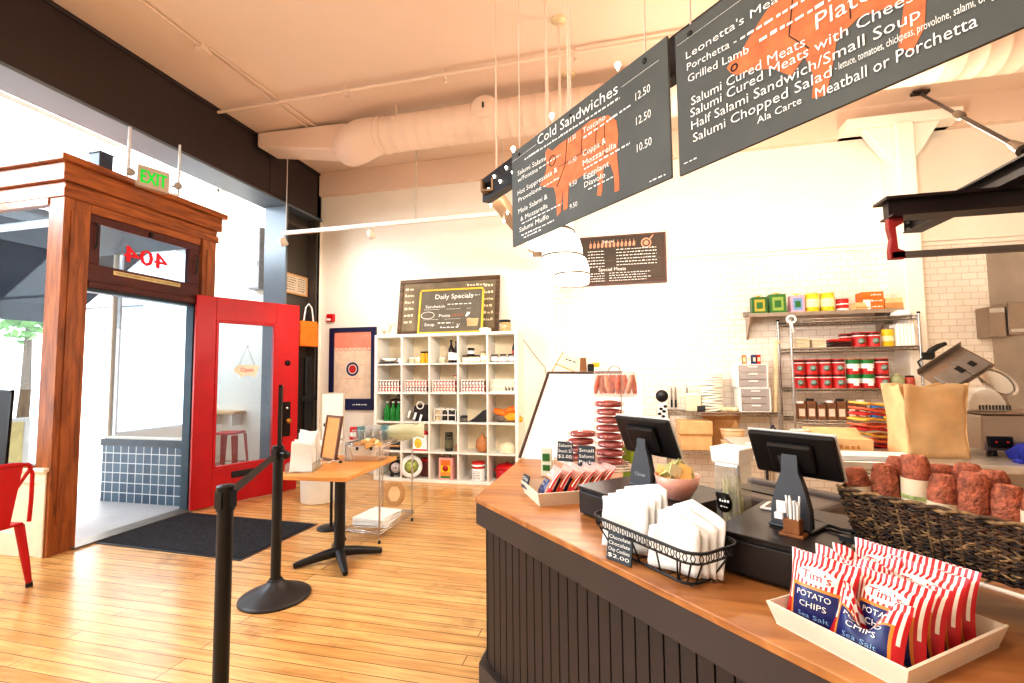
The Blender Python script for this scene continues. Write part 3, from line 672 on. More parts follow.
for z in (.10, .86):
    wire_shelf(B(), -.17, .19, -.32, .33, z, 10, .005).obj('wire_shelf', CHROME, ct)
pk = thing('paper_stack', 'loose pile of white paper on the bottom shelf of the wire cart', 'paper', (-2.30, 4.10, .107))
for k in range(7):
    B().box((random.uniform(-.01, .01), random.uniform(-.02, .02), .006 + .011 * k), (.30, .36, .009), M=T(0, 0, 0, random.uniform(-.12, .12))).obj('sheet', PAPER, pk)
oc = thing('cardboard_box', 'folded octagonal cardboard piece propped on the paper pile in the cart', 'cardboard', (-2.26, 4.33, .19), .1)
B().prism([(-.10, .07), (-.05, 0), (.05, 0), (.10, .07), (.10, .15), (.05, .22), (-.05, .22), (-.10, .15)], .04, 0, M=T(0, 0, 0, rx=-.15)).obj('body', CARD, oc, bevel=.004)
B().prism([(-.06, .09), (-.03, .04), (.03, .04), (.06, .09), (.06, .13), (.03, .18), (-.03, .18), (-.06, .13)], .003, 0, M=T(0, -.003, 0, rx=-.15)).obj('flap', KRAFT, oc)
gl = thing('clear_basket', 'clear plastic basket of cups on top of the wire cart', 'basket', (-2.40, 4.15, .868))
B().box((.06, 0, .05), (.34, .3, .1), taper=(1.08, 1.08)).obj('basket', CLEAR, gl, bevel=.01)
for k in range(8):
    x = -.07 + .085 * (k % 4); y = -.08 + .15 * (k // 4)
    B().lathe([(.026, .004), (.036, .12), (.034, .12), (.024, .01)], 14, c=(x, y, 0)).obj('cup', FROST if k % 3 else glass('teal_cup', (140, 190, 196), .1, .1, .4), gl)
rb = thing('red_packet', 'small red and white packet at the left end of the cart top', 'packet', (-2.535, 4.05, .868), .3)
B().box((0, 0, .06), (.07, .04, .12), taper=(1, .6)).obj('pouch', REDL, rb, bevel=.008)
B().mm(-.028, .028, -.021, -.018, .03, .07).obj('label_patch', PAPER, rb)
ps_ = thing('plastic_bag', 'pale green translucent plastic bag lying on the right end of the cart', 'bag', (-2.06, 4.16, .945), math.radians(28))
B().lathe([(.012, -.20), (.05, -.15), (.075, -.04), (.07, .06), (.055, .12), (.075, .18)], 20, M=T(0, 0, 0, 0, 0, PI / 2), wob=lambda a, f: 1 + .13 * math.sin(3 * a + 4 * f) + .06 * math.sin(7 * a), cap=False).obj('pouch', glass('pale_green_film', (236, 240, 214), .08, .3, .6), ps_)
B().tube([(-.20, 0, 0), (-.23, .01, -.01)], .012, 8).obj('tied_end', PAPER, ps_)
wcb = thing('wall_cable', 'thin grey cable running down the white wall right of the cubby shelf', 'cable', (-1.44, BY - .006, 2.02))
B().tube([(0, 0, 0), (.12, 0, -.16), (.22, 0, -.30), (.36, 0, -.47), (.40, 0, -.80)], .006, 6).obj('cord', pm('cable_grey', (150, 144, 138), .5), wcb)
B().box((0, -.008, .01), (.03, .02, .03)).obj('clip', WHITE, wcb)

# ================================================================== cubby shelf
SX0, SY0, CW, CH, N = -3.475, 6.06, .418, .404, 5
cs = thing('cubby_shelf', 'white square cubby shelf with five columns and five rows against the back wall', 'shelf', (SX0, SY0, 0))
W_ = CW * N; H_ = CH * N
B().mm(0, W_, 0, .385, 0, .04).mm(0, W_, 0, .385, H_ - .02, H_ + .02).mm(0, .04, 0, .385, .04, H_ - .02).mm(W_ - .04, W_, 0, .385, .04, H_ - .02).obj('carcass', WHITE, cs, bevel=.003)
for k in range(1, N):
    B().mm(k * CW - .011, k * CW + .011, .004, .38, .04, H_ - .02).obj('divider', WHITE, cs)
    B().mm(.04, W_ - .04, .002, .38, k * CH - .011, k * CH + .011).obj('shelf_board', WHITE, cs)
B().mm(.03, W_ - .03, .378, .384, .03, H_).obj('back_panel', pm('shelf_back', (248, 232, 202), .7, var=.02), cs)
def cell(r, c, fx=.5, fy=.12):
    # row from the top, column from the left; returns a point on that cubby's board
    return (SX0 + CW * c + .03 + (CW - .06) * fx, SY0 + fy, CH * (N - 1 - r) + (.0425 if r == 4 else .0125))
ROW = ['top', 'second', 'third', 'fourth', 'bottom']; COLN = ['first', 'second', 'third', 'fourth', 'fifth']
def where(r, c): return 'in %s row, %s cubby' % (ROW[r], COLN[c])

def jar(name, label, cat, loc, r, h, glassm, fillm, capm, labm=None, group=None, lid_h=.02, fill=.8):
    t = thing(name, label, cat, loc, group=group)
    b = B().lathe([(r * .9, 0), (r, .006), (r, h - lid_h - .012), (r * .86, h - lid_h)], 18, 0)
    if labm: b.lathe([(r * 1.015, h * .18), (r * 1.015, h * .62)], 18, 1, cap=False)
    b.obj('jar_body', [glassm, labm] if labm else [glassm], t)
    if fillm: B().lathe([(r * .86, .004), (r * .94, .008), (r * .94, h * fill), (0, h * fill)], 16).obj('contents', fillm, t)
    B().lathe([(r * .92, h - lid_h), (r * .94, h), (0, h)], 18).obj('lid', capm, t)
    return t
def bottle(name, label, cat, loc, r, h, m, labm, capm, group=None):
    t = thing(name, label, cat, loc, group=group)
    b = B().lathe([(r * .9, 0), (r, .008), (r, h * .55), (r * .85, h * .64), (r * .36, h * .78), (r * .32, h * .94), (r * .36, h * .95)], 18, 0)
    if labm: b.lathe([(r * 1.02, h * .12), (r * 1.02, h * .46)], 18, 1, cap=False)
    b.obj('bottle_body', [m, labm] if labm else [m], t)
    B().lathe([(r * .42, h * .93), (r * .42, h), (0, h)], 14).obj('cap', capm, t)
    return t
DKG = pm('dark_glass_bottle', (40, 22, 18), .15)
GRG = pm('green_glass_bottle', (30, 128, 52), .12)
CRM = pm('cream_food', (238, 218, 178), .7)
HONEY = pm('mustard_yellow', (226, 176, 40), .5)
BOWL = pm('white_ceramic', (248, 246, 242), .25)
# --- top row
t = thing('serving_bowl', 'white bowl on a dark tray ' + where(0, 0), 'bowl', cell(0, 0, .42))
B().lathe([(.04, .02), (.05, .02), (.12, .075), (.115, .075), (.05, .03), (0, .03)], 24).obj('bowl', BOWL, t)
B().mm(-.15, .17, -.08, .12, 0, .02).obj('tray', BLACK, t, bevel=.004)
jar('storage_jar', 'low white jar beside the bowl ' + where(0, 0), 'jar', cell(0, 0, .9, .10), .04, .075, BOWL, None, PAPER)
jar('storage_jar', 'small clear jar at the left ' + where(0, 1), 'jar', cell(0, 1, .22, .13), .05, .085, CLEAR, CRM, PAPER)
jar('storage_jar', 'small clear jar in the middle ' + where(0, 1), 'jar', cell(0, 1, .5, .10), .045, .08, CLEAR, CRM, PAPER)
for k, f in enumerate((.7, .91)):
    jar('mustard_jar', ['left', 'right'][k] + ' one of two tall yellow jars with dark lids ' + where(0, 1), 'jar', cell(0, 1, f, .11), .038, .165, HONEY, None, BLACK, None, 'yellow jars in the cubby shelf')
jar('storage_jar', 'small clear jar beside the dark bottles ' + where(0, 2), 'jar', cell(0, 2, .32, .13), .05, .075, CLEAR, CRM, PAPER)
for k, f in enumerate((.70, .91)):
    bottle('dark_bottle', ['left', 'right'][k] + ' one of two dark bottles with white labels ' + where(0, 2), 'bottle', cell(0, 2, f, .12), .042, .32 - .02 * k, DKG, PAPER, BLACK, 'dark bottles in the cubby shelf')
for k, f in enumerate((.13, .37, .6)):
    jar('cream_jar', ['left', 'middle', 'right'][k] + ' one of three low cream jars with black lids ' + where(0, 3), 'jar', cell(0, 3, f, .1), .045, .10, CRM, None, BLACK, PAPER, 'cream jars in the cubby shelf')
p = cell(0, 3, .36, .1)
jar('dark_jar', 'dark jar stacked on the cream jars ' + where(0, 3), 'jar', (p[0], p[1], p[2] + .1), .05, .10, pm('dark_jar', (66, 62, 56), .3), None, BLACK, PAPER)
jar('cream_jar', 'taller cream jar at the right end ' + where(0, 3), 'jar', cell(0, 3, .86, .1), .042, .15, CRM, None, pm('olive_lid', (150, 140, 110), .5), PAPER)
for k, f in enumerate((.16, .48, .8)):
    jar('preserve_jar', ['left', 'middle', 'right'][k] + ' one of three grey labelled jars with dark lids ' + where(0, 4), 'jar', cell(0, 4, f, .09), .052, .105, FROST, pm('pale_preserve', (206, 200, 186), .5), BLACK, PAPER, 'grey jars in the cubby shelf')
bottle('dark_bottle', 'dark bottle with pink label behind the grey jars ' + where(0, 4), 'bottle', cell(0, 4, .86, .21), .04, .34, DKG, pm('pink_label', (214, 92, 96), .5), BLACK)
# --- second row: white openwork crates of red printed packets
for c in range(5):
    t = thing('wire_crate', 'white openwork crate of red and white packets ' + where(1, c), 'crate', cell(1, c, .5, .02), group='white crates in the second shelf row')
    b = B()
    for z in (.006, .085, .165):
        b.mm(-.165, .165, -.004, .004, z - .006, z + .006).mm(-.165, -.157, 0, .26, z - .006, z + .006).mm(.157, .165, 0, .26, z - .006, z + .006)
    for k in range(8):
        b.mm(-.165 + .045 * k, -.155 + .045 * k, -.005, .003, 0, .17)
    b.mm(-.165, .165, 0, .26, 0, .004).obj('crate_frame', WHITE, t)
    for row in range(2):
        for k in range(7):
            if c == 4 and (row == 1 or k < 4): continue
            B().box((-.137 + .0455 * k, .06, .042 + .08 * row), (.040, .07, .066), M=None).box((-.137 + .0455 * k, .022, .042 + .08 * row), (.03, .004, .036), 1).obj('packet', [[REDL, PAPER], [pm('dark_red_pack', (140, 30, 24), .5), PAPER], [pm('orange_pack', (220, 110, 70), .5), PAPER]][(k * 3 + row + c) % 3], t)
    if c == 4: B().mm(-.15, .15, .02, .2, .01, .15).obj('folded_cloth', pm('cream_cloth', (246, 234, 208), .8), t)
jar('tomato_jar', 'small jar with a red lid standing on the crate ' + where(1, 2), 'jar', (cell(1, 2, .85)[0], SY0 + .14, cell(1, 2)[2] + .17), .035, .06, CLEAR, CRM, REDL)
# --- third row
for k, f in enumerate((.36, .62, .86)):
    bottle('green_bottle', ['left', 'middle', 'right'][k] + ' one of three green glass bottles ' + where(2, 0), 'bottle', cell(2, 0, f, .09), .048, .27, GRG, None, PAPER, 'green bottles in the cubby shelf')
t = thing('brown_bag', 'dark brown paper bag behind the green bottles ' + where(2, 0), 'bag', cell(2, 0, .6, .26))
DKB = pm('dark_brown_paper', (70, 50, 40), .8, var=.1)
B().box((0, 0, .15), (.26, .14, .3), taper=(.9, .5)).obj('bag_body', DKB, t, bevel=.02)
B().tube([(-.06, 0, .29), (0, 0, .36), (.06, 0, .29)], .008, 6).obj('handle', DKB, t)
t = thing('dark_hamper', 'black packed hamper with a round white ring ' + where(2, 1), 'hamper', cell(2, 1, .62, .16))
B().box((0, 0, .11), (.25, .18, .22), taper=(.85, .8)).obj('hamper_body', pm('black_cloth', (48, 40, 40), .8, var=.2, scale=30), t, bevel=.03)
B().tube([(.05 * math.cos(2 * PI * k / 20), -.085, .22 + .05 * math.sin(2 * PI * k / 20)) for k in range(20)], .008, 6, closed=True).obj('ring', PAPER, t)
for k in range(3): B().mm(-.19 + .09 * k, -.16 + .09 * k, -.115, -.105, .0, .10, 0, T(0, 0, 0, ry=.3)).obj('paper_tag', PAPER, t)
t = thing('bottle_crate', 'small white crate with dark bottles ' + where(2, 2), 'crate', cell(2, 2, .5, .06))
b = B()
for z in (.008, .09, .17): b.mm(-.16, .16, -.006, .006, z - .008, z + .008).mm(-.16, .16, .16, .172, z - .008, z + .008)
for x in (-.16, -.06, .04, .15): b.mm(x, x + .012, -.006, .006, 0, .17)
b.mm(-.16, .16, 0, .17, 0, .01).obj('crate_frame', WHITE, t)
for k in range(3): B().lathe([(.03, .01), (.034, .02), (.034, .13), (.014, .15), (.014, .18)], 12, c=(-.02 + .07 * k, .06, 0)).obj('bottle', pm('dark_grey_bottle', (58, 54, 54), .3), t)
for k in range(2): B().mm(-.14 + .03 * k, -.115 + .03 * k, .03, .12, .01, .15).obj('packet', CRM, t)
t = thing('salt_tin', 'tiny dark tin at the left ' + where(2, 3), 'tin', cell(2, 3, .1, .08))
B().lathe([(.045, 0), (.045, .06), (0, .062)], 16, mis=[0, 0]).obj('tin_body', pm('tin_grey', (110, 104, 96), .4), t)
B().lathe([(.047, .06), (.047, .085), (0, .086)], 16).obj('lid', BLACK, t)
t = thing('black_ham', 'black wedge shaped item lying ' + where(2, 3), 'ham', cell(2, 3, .68, .12))
B().prism([(-.15, 0), (.14, 0), (.15, .06), (.14, .17), (.06, .155), (-.06, .06)], .14, 0, at=-.05).obj('wedge', pm('black_wrap', (36, 34, 38), .5), t, bevel=.02, bseg=3)
B().mm(-.16, .14, -.06, .1, -.0, .006).obj('board', pm('grey_board', (120, 110, 100), .6), t)
t = thing('pasta_bag', 'heap of orange pasta bags ' + where(2, 4), 'bag', cell(2, 4, .55, .13))
ORB = pm('orange_pasta', (246, 120, 24), .45, var=.1, scale=14); YLB = pm('amber_pasta', (248, 170, 40), .45, var=.1, scale=14)
for k, (x, z, a, m) in enumerate(((-.06, .10, .35, ORB), (.07, .14, -.3, ORB), (.05, .05, .1, YLB), (-.06, .04, -.1, pm('grey_bag', (120, 104, 92), .5)), (.12, .06, .5, YLB))):
    B().lathe([(.004, -.12), (.05, -.11), (.075, 0), (.05, .11), (.004, .12)], 12, M=T(x, 0, z + .02, 0, 0, PI / 2 + a), sx=.7).obj('pouch', m, t)
# --- fourth row
t = thing('dark_packet', 'flat dark packets ' + where(3, 0), 'packets', cell(3, 0, .6, .1))
for k in range(3): B().box((.0, .04, .018 + .034 * k), (.26 - .03 * k, .16, .03)).obj('packet', [BLACK, CARD, DGREY][k], t, bevel=.006)
t = thing('panettone_box', 'red and white cake box with a yellow round face ' + where(3, 1), 'box', cell(3, 1, .62, .14))
B().box((0, 0, .11), (.22, .16, .20), taper=(.9, .9)).mm(-.11, .11, -.084, -.08, 0, .02, 1).obj('box_body', [PAPER, REDL], t, bevel=.008)
B().lathe([(.001, 0), (.068, .001)], 22, 0, M=T(-.02, -.084, .10, rx=PI / 2 + .06), sx=.8).obj('emblem', pm('egg_yellow', (246, 196, 70), .5, var=.15, scale=30), t)
B().box((.05, 0, .24), (.1, .1, .06), taper=(.4, .4)).obj('bow', REDL, t, bevel=.02)
jar('olive_oil_tin', 'tall dark green jar ' + where(3, 2), 'jar', cell(3, 2, .6, .12), .056, .25, pm('olive_glass', (62, 60, 44), .25), None, pm('olive_dark', (48, 46, 36), .4), pm('olive_label', (104, 100, 70), .5), lid_h=.05)
t = thing('cheese_gourd', 'small brown pear shaped cheese at the right edge ' + where(3, 2), 'cheese', cell(3, 2, .97, .12))
PROV = pm('provolone', (196, 132, 78), .5, var=.12)
B().lathe([(.01, 0), (.035, .01), (.045, .05), (.03, .09), (.012, .11), (.014, .125), (0, .13)], 16).obj('cheese_body', PROV, t)
B().tube([(0, 0, .125), (.0, 0, .15)], .004, 6).obj('string', CARD, t)
t = thing('cheese_gourd', 'large brown gourd shaped cheese ' + where(3, 3), 'cheese', cell(3, 3, .78, .12))
B().lathe([(.02, 0), (.07, .012), (.092, .07), (.085, .14), (.055, .19), (.022, .215), (.024, .232), (0, .24)], 22).obj('cheese_body', PROV, t)
B().tube([(0, 0, .235), (.01, 0, .265)], .006, 6).obj('string', CARD, t)
t = thing('glass_cloche', 'pale cream basket piece ' + where(3, 4), 'basket', cell(3, 4, .6, .14))
B().lathe([(.11, 0), (.12, .05), (.10, .10), (.05, .13), (0, .14)], 22, cap=False).obj('dome', pm('pale_wicker', (240, 226, 194), .7, var=.06, scale=40), t)
B().lathe([(.135, 0), (.135, .02), (0, .02)], 22).obj('plate', pm('pale_plate', (232, 222, 200), .5), t)
# --- bottom row
t = thing('mantel_clock', 'round black tin clock with white dial ' + where(4, 0), 'clock', cell(4, 0, .78, .07), .25)
B().lathe([(.10, 0), (.10, .06)], 28, 0, M=T(0, .06, .125, rx=PI / 2)).obj('case', BLACK, t, bevel=.006)
B().lathe([(.001, .003), (.072, 0)], 28, 0, M=T(0, -.001, .125, rx=PI / 2)).obj('dial', pm('dial_white', (240, 226, 220), .5), t)
B().lathe([(.012, .004), (.012, .002)], 12, 0, M=T(0, -.003, .125, rx=PI / 2)).mm(-.003, .003, -.006, -.003, .125, .18).mm(-.04, 0, -.006, -.003, .122, .128).obj('hand', BLACK, t)
B().tube([(-.05, .03, .21), (-.04, .03, .26), (.04, .03, .26), (.05, .03, .21)], .008, 6).mm(-.08, -.04, .0, .06, 0, .05).mm(.04, .08, .0, .06, 0, .05).obj('stand', BLACK, t)
t = thing('display_plate', 'round white rimmed plate with green pattern ' + where(4, 1), 'plate', (cell(4, 1, .3, .1)[0], SY0 + .04, cell(4, 1)[2]), .2, rot=(-.2, 0, .25))
B().lathe([(.001, 0), (.10, .004), (.155, .024), (.155, .03), (.10, .012), (0, .01)], 32, 0, M=T(0, 0, .155, rx=PI / 2)).obj('plate', BOWL, t)
B().lathe([(.001, .006), (.098, .005)], 28, 0, M=T(0, -.008, .155, rx=PI / 2)).obj('pattern', pm('plate_green', (186, 196, 110), .5, var=.25, scale=30), t)
t = thing('red_tin', 'red tin with pale sides behind the plate ' + where(4, 1), 'tin', cell(4, 1, .75, .22))
B().box((0, 0, .1), (.17, .12, .2)).obj('tin_body', pm('tin_wine', (120, 60, 56), .4), t, bevel=.008)
B().box((0, 0, .22), (.18, .13, .04)).obj('lid', REDL, t, bevel=.006)
t = thing('gift_carton', 'orange and yellow gift carton with a handle ' + where(4, 2), 'box', cell(4, 2, .55, .1))
b = B().mm(-.10, .10, -.06, .06, 0, .29)
b.mm(-.07, .07, -.063, -.06, .19, .26, 1).mm(-.07, .07, -.063, -.06, .10, .19, 2).mm(-.07, .07, -.063, -.06, .05, .10, 3).mm(-.07, .07, -.063, -.06, .02, .05, 4).lathe([(.001, .004), (.04, .003)], 16, 5, M=T(0, -.064, .15, rx=PI / 2))
b.obj('carton_body', [pm('carton_pink', (236, 170, 160), .5), pm('carton_orange', (236, 120, 40), .5), YEL, pm('carton_orange2', (240, 150, 60), .5), GREEN, REDL], t)
B().tube([(-.05, 0, .29), (-.045, 0, .33), (.045, 0, .33), (.05, 0, .29)], .008, 6).obj('handle', DGREY, t)
t = thing('canister', 'white printed canister with a red lid ' + where(4, 3), 'canister', cell(4, 3, .62, .12))
b = B().lathe([(.088, 0), (.09, .01), (.09, .15), (.085, .16)], 22)
for k in range(5): b.dash(-.05, .05, .03 + .022 * k, .01, 1, n=3, y=-.0905)
b.obj('canister_body', [PAPER, DGREY], t)
B().lathe([(.088, .16), (.092, .168), (.092, .235), (.08, .245), (0, .245)], 22).lathe([(.093, .19), (.093, .215)], 22, 1, cap=False).obj('lid', [REDL, PAPER], t)
t = thing('red_pot', 'large red cooking pot with a lid ' + where(4, 4), 'pot', cell(4, 4, .55, .17))
B().lathe([(.13, 0), (.15, .02), (.155, .17)], 28).box((-.165, 0, .13), (.04, .05, .02)).box((.165, 0, .13), (.04, .05, .02)).obj('pot_body', RED, t)
B().lathe([(.16, .17), (.16, .18), (.12, .21), (0, .225)], 28).lathe([(.016, .22), (.02, .245), (0, .25)], 14).obj('lid', RED, t)

# --- on top of the cubby shelf
ZT = H_ + .02
big = thing('framed_menu_chalkboard', 'large brown framed menu board leaning on top of the cubby shelf', 'board', (-2.47, SY0 + .24, ZT), 0, rot=(-.13, 0, 0))
FRB = wood('dark_brown_frame', (74, 54, 34), (112, 84, 56), 'X', .45)
B().mm(-.77, .77, -.03, .01, 0, .06).mm(-.77, .77, -.03, .01, .78, .84).mm(-.77, -.71, -.03, .01, .06, .78).mm(.71, .77, -.03, .01, .06, .78).obj('frame', FRB, big, bevel=.008)
B().mm(-.71, .71, -.012, 0, .06, .78).obj('panel', pm('olive_chalkboard', (128, 112, 88), .7, var=.12, scale=5), big)
b = B()
for k in range(6):
    b.dash(-.68, -.54, .68 - .1 * k, .05, n=2, y=-.014).dash(.54, .68, .68 - .1 * k, .05, n=3, y=-.014)
b.dash(-.2, .24, .64, .05, n=6, y=-.014).dash(.28, .6, .70, .04, n=6, y=-.014)
b.obj('lettering', pm('chalk_cream', (236, 224, 190), .8), big)
sp = thing('daily_specials_board', 'yellow framed Daily Specials chalkboard leaning in front of the larger board', 'board', (-2.36, SY0 + .06, ZT), 0, rot=(-.16, 0, 0))
YF = pm('yellow_frame', (236, 196, 60), .5)
B().mm(-.48, .48, -.02, .01, 0, .022).mm(-.46, .46, -.02, .01, .62, .645).mm(-.48, -.455, -.02, .01, .022, .62).mm(.455, .48, -.02, .01, .022, .62).obj('frame', YF, sp, bevel=.003)
B().mm(-.455, .455, -.008, 0, .022, .62).obj('panel', pm('grey_chalkboard', (112, 104, 90), .7, var=.06), sp)
b = B().text('Daily Specials', -.24, .50, .56, .10, y=-.01).text('Sandwich', -.38, .37, .29, .062, y=-.01).text('Pasta', -.17, .235, .17, .06, y=-.01).text('Soup', -.38, .11, .15, .06, y=-.01)
b.dash(-.05, .3, .41, .022, n=5, y=-.01).dash(-.4, .3, .345, .006, n=2, y=-.01).dash(-.4, .3, .2, .006, n=2, y=-.01).dash(-.18, .05, .14, .025, n=3, y=-.01).dash(-.14, .14, .075, .025, n=4, y=-.01).dash(.3, .42, .53, .012, n=2, y=-.01)
b.text('V', .10, .09, .05, .06, y=-.01).prism([(.22, .24), (.25, .30), (.27, .285), (.29, .30), (.28, .26), (.235, .225)], .002, 0, at=-.011)
b.tube([(-.34 + .1 * math.cos(2 * PI * k / 20), -.01, .265 + .05 * math.sin(2 * PI * k / 20)) for k in range(20)], .004, 4, closed=True)
b.obj('lettering', CHALKW, sp)
B().prism([(.26, .09), (.40, .09), (.42, .20), (.24, .20)], .002, 0, at=-.011).dash(.02, .2, .245, .03, 1, n=4, y=-.011).obj('drawing', [pm('chalk_tan', (216, 176, 130), .8), pm('chalk_rust', (170, 104, 76), .8)], sp)
t = thing('plush_dog', 'white and tan standing toy dog on the left end of the cubby shelf top', 'figurine', (-3.36, SY0 + .12, ZT), math.radians(165))
b = B().lathe([(.002, -.075), (.04, -.065), (.052, 0), (.045, .06), (.002, .085)], 14, M=T(0, 0, .095, 0, 0, PI / 2))
b.lathe([(.002, -.04), (.035, -.03), (.04, .0), (.03, .03), (.018, .055), (.002, .062)], 14, M=T(-.10, 0, .155, 0, 0, -PI / 2 - .2))
b.tube([(-.06, 0, .12), (-.09, 0, .15)], .03, 10)
for (x, y) in ((-.05, -.025), (-.05, .025), (.06, -.025), (.06, .025)): b.tube([(x, y, .08), (x, y, .004)], .014, 8, rs=[.018, .013])
b.tube([(.08, 0, .12), (.11, 0, .17)], .008, 6)
b.obj('body', pm('plush_white', (240, 226, 204), .9, var=.05), t)
for s in (-1, 1): B().lathe([(.002, 0), (.018, .012), (.012, .045), (.002, .05)], 10, M=T(-.085, s * .034, .18, 0, s * 2.4)).obj('ear', pm('plush_tan', (190, 140, 92), .9), t)
B().lathe([(.008, 0), (.006, .006), (0, .008)], 8, M=T(-.16, 0, .165, 0, 0, -PI / 2)).obj('nose', BLACK, t)
t = thing('white_dish', 'small white crumpled dish at the right of the Daily Specials board', 'dish', (-1.86, SY0 + .1, ZT))
B().lathe([(.06, 0), (.09, .03), (.07, .06), (.02, .07), (0, .06)], 18, wob=lambda a, f: 1 + .1 * math.sin(5 * a)).obj('dish_body', BOWL, t)
B().box((-.10, -.02, .015), (.03, .03, .03)).obj('peg', BLACK, t, bevel=.004)
jar('pickle_jar', 'jar of yellow preserve with black lid on right end of the cubby shelf top', 'jar', (-1.58, SY0 + .12, ZT), .085, .16, CLEAR, pm('yellow_pickle', (226, 176, 84), .5, var=.2, scale=40), BLACK, None, None, .03, .78)

# ================================================================== service counter
ZC = .93
P0, P4 = (-.68, 2.08), (-.68, 3.04)
def uvp(u, v): p = UV(u, v); return (p[0], p[1])
top = [P0, uvp(.62, .99), uvp(.62, 2.0), uvp(-2.10, 2.0), (-.27, 3.04), P4]
top = [P0, uvp(.62, .99), uvp(.62, 2.0), (2.0 / Q - 3.04, 3.04), P4]
ins = .03
def inset(d):
    # front edge pulled back by d, left edge pulled in by d
    x0 = P0[0] + d
    y0 = (.99 + d) / Q - x0
    return [(x0, y0), uvp(.60, .99 + d), uvp(.60, 1.98), (2.0 / Q - 3.04, 3.02), (x0, 3.02)]
kc = thing('service_counter', 'long angled service counter with brown beadboard front and wooden top', 'counter', (0, 0, 0))
TOPR = B().prism([(x, y) for x, y in top], .022, 0, axis='z', at=ZC - .022)
tp = TOPR.obj('countertop', COUNTER_WOOD, kc, bevel=.003)
B().prism(inset(.004), .10, 0, axis='z', at=ZC - .118).obj('fascia', BROWN2, kc, bevel=.003)
b = B().prism(inset(.05), ZC - .15, 0, axis='z', at=.03)
u = -1.90
i0 = inset(.05)
while u < .58:                       # beadboard: shallow raised boards with dark grooves between
    b.mm(u + .003, u + .049, 1.028, 1.05, .20, ZC - .118, 1, T(0, 0, 0, R45)); u += .052
y = 2.12
while y < 3.0:
    b.mm(-.642, -.62, y + .003, y + .049, .20, ZC - .118, 1); y += .052
b.obj('beadboard', [pm('groove_brown', (30, 22, 20), .6), BROWN1], kc)
B().prism(inset(.012), .205, 0, axis='z', at=0).obj('plinth', BROWN2, kc, bevel=.004)

# ---- deli case at the end of the counter
dc = thing('deli_case', 'white deli display case with dark-edged slanted end panel behind the counter end', 'display case', (0, 0, 0))
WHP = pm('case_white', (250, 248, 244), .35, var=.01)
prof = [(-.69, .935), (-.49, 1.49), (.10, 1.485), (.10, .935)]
B().prism(prof, .02, 0, axis='y', at=3.06).obj('end_panel', pm('glow_panel', (250, 246, 238), .4, emit=.55), dc)  # white glow put into the panel as emission, no lamp inside the case
TRM = pm('dark_trim', (92, 68, 56), .4)
B().tube([(-.69, 3.055, .935), (-.49, 3.055, 1.49), (-.02, 3.055, 1.486)], .011, 6).obj('edge_trim', TRM, dc)
B().mm(-.66, .10, 3.06, 5.2, 0, .93).obj('base_cabinet', WHP, dc, bevel=.004)
B().mm(-.49, .10, 3.06, 5.2, 1.47, 1.49).obj('top_panel', WHP, dc)
B().add([(-.69, 3.08, .935), (-.69, 5.2, .935), (-.49, 5.2, 1.48), (-.49, 3.08, 1.48)], [(0, 1, 2, 3)]).obj('front_glass', DGLASS, dc, solid=.006)
B().mm(-.55, .05, 3.1, 5.15, 1.2, 1.215).obj('inner_shelf', CLEAR, dc)
B().prism(prof, .02, 0, axis='y', at=5.18).obj('end_panel', WHP, dc)
t = thing('easel_sign', 'small cream card tilted on a thin wooden easel on top of the deli case', 'sign', (-.40, 3.25, 1.49), .05)
B().tube([(-.10, 0, 0), (-.02, .02, .14)], .004, 6).tube([(-.07, -.01, .06), (.06, -.01, .005)], .004, 6).obj('easel', pm('easel_wood', (206, 150, 70), .5), t)
B().mm(-.06, .07, -.008, 0, .03, .12, 0, T(0, 0, 0, rx=-.2, ry=.35)).dash(-.03, .04, .085, .012, 1, T(0, -.012, 0, rx=-.2, ry=.35), n=2).obj('card', [pm('card_cream', (252, 244, 216), .6), NAVY], t)
t = thing('snack_packet', 'small brown and yellow packets piled on top of the deli case', 'packets', (-.24, 3.25, 1.49), .1)
B().box((-.04, 0, .05), (.05, .04, .10), taper=(.8, .6)).obj('packet', pm('packet_brown', (150, 100, 60), .6), t, bevel=.006)
B().box((.01, -.01, .03), (.045, .04, .055)).obj('dark_jar', BLACK, t, bevel=.01)
B().box((.045, .01, .05), (.05, .03, .03)).obj('packet', YEL, t, bevel=.004)

# ---- crisp bags
STR_R = pm('crisp_red', (200, 26, 34), .38, var=.04); STR_W = pm('crisp_white', (248, 242, 232), .38, var=.01)
CNAVY = pm('crisp_navy', (32, 36, 100), .35, var=.08, scale=30); CRIM = pm('crisp_orange_rim', (226, 140, 50), .4)
BW, BH = .142, .156
def bag_mesh(seed, slump=0.0, fold=0.0):
    rnd = random.Random(seed); ph = rnd.uniform(0, 6)
    def shape(u, v, side):
        bulge = (math.sin(PI * min(1, max(0, v)) ** .8) ** .7) * (math.sin(PI * u) ** .6) * .028
        bulge += .003 * math.sin(9 * u + 7 * v + ph) * math.sin(PI * u)
        x = (u - .5) * BW * (1 - .10 * math.sin(PI * v)) ; z = v * BH
        if v > .86: bulge *= .35
        y = -bulge * side
        # slump: the bag folds over about its middle
        k = max(0, v - .45) * slump
        y += -k * k * .22; z -= k * .10
        if fold: z -= fold * math.exp(-((u - .5) / .17) ** 2) * max(0, v - .35) * .16; y += fold * .03 * math.exp(-((u - .5) / .2) ** 2) * v
        y += .006 * math.sin(ph + 5 * u) * v
        return (x, y, z)
    return shape
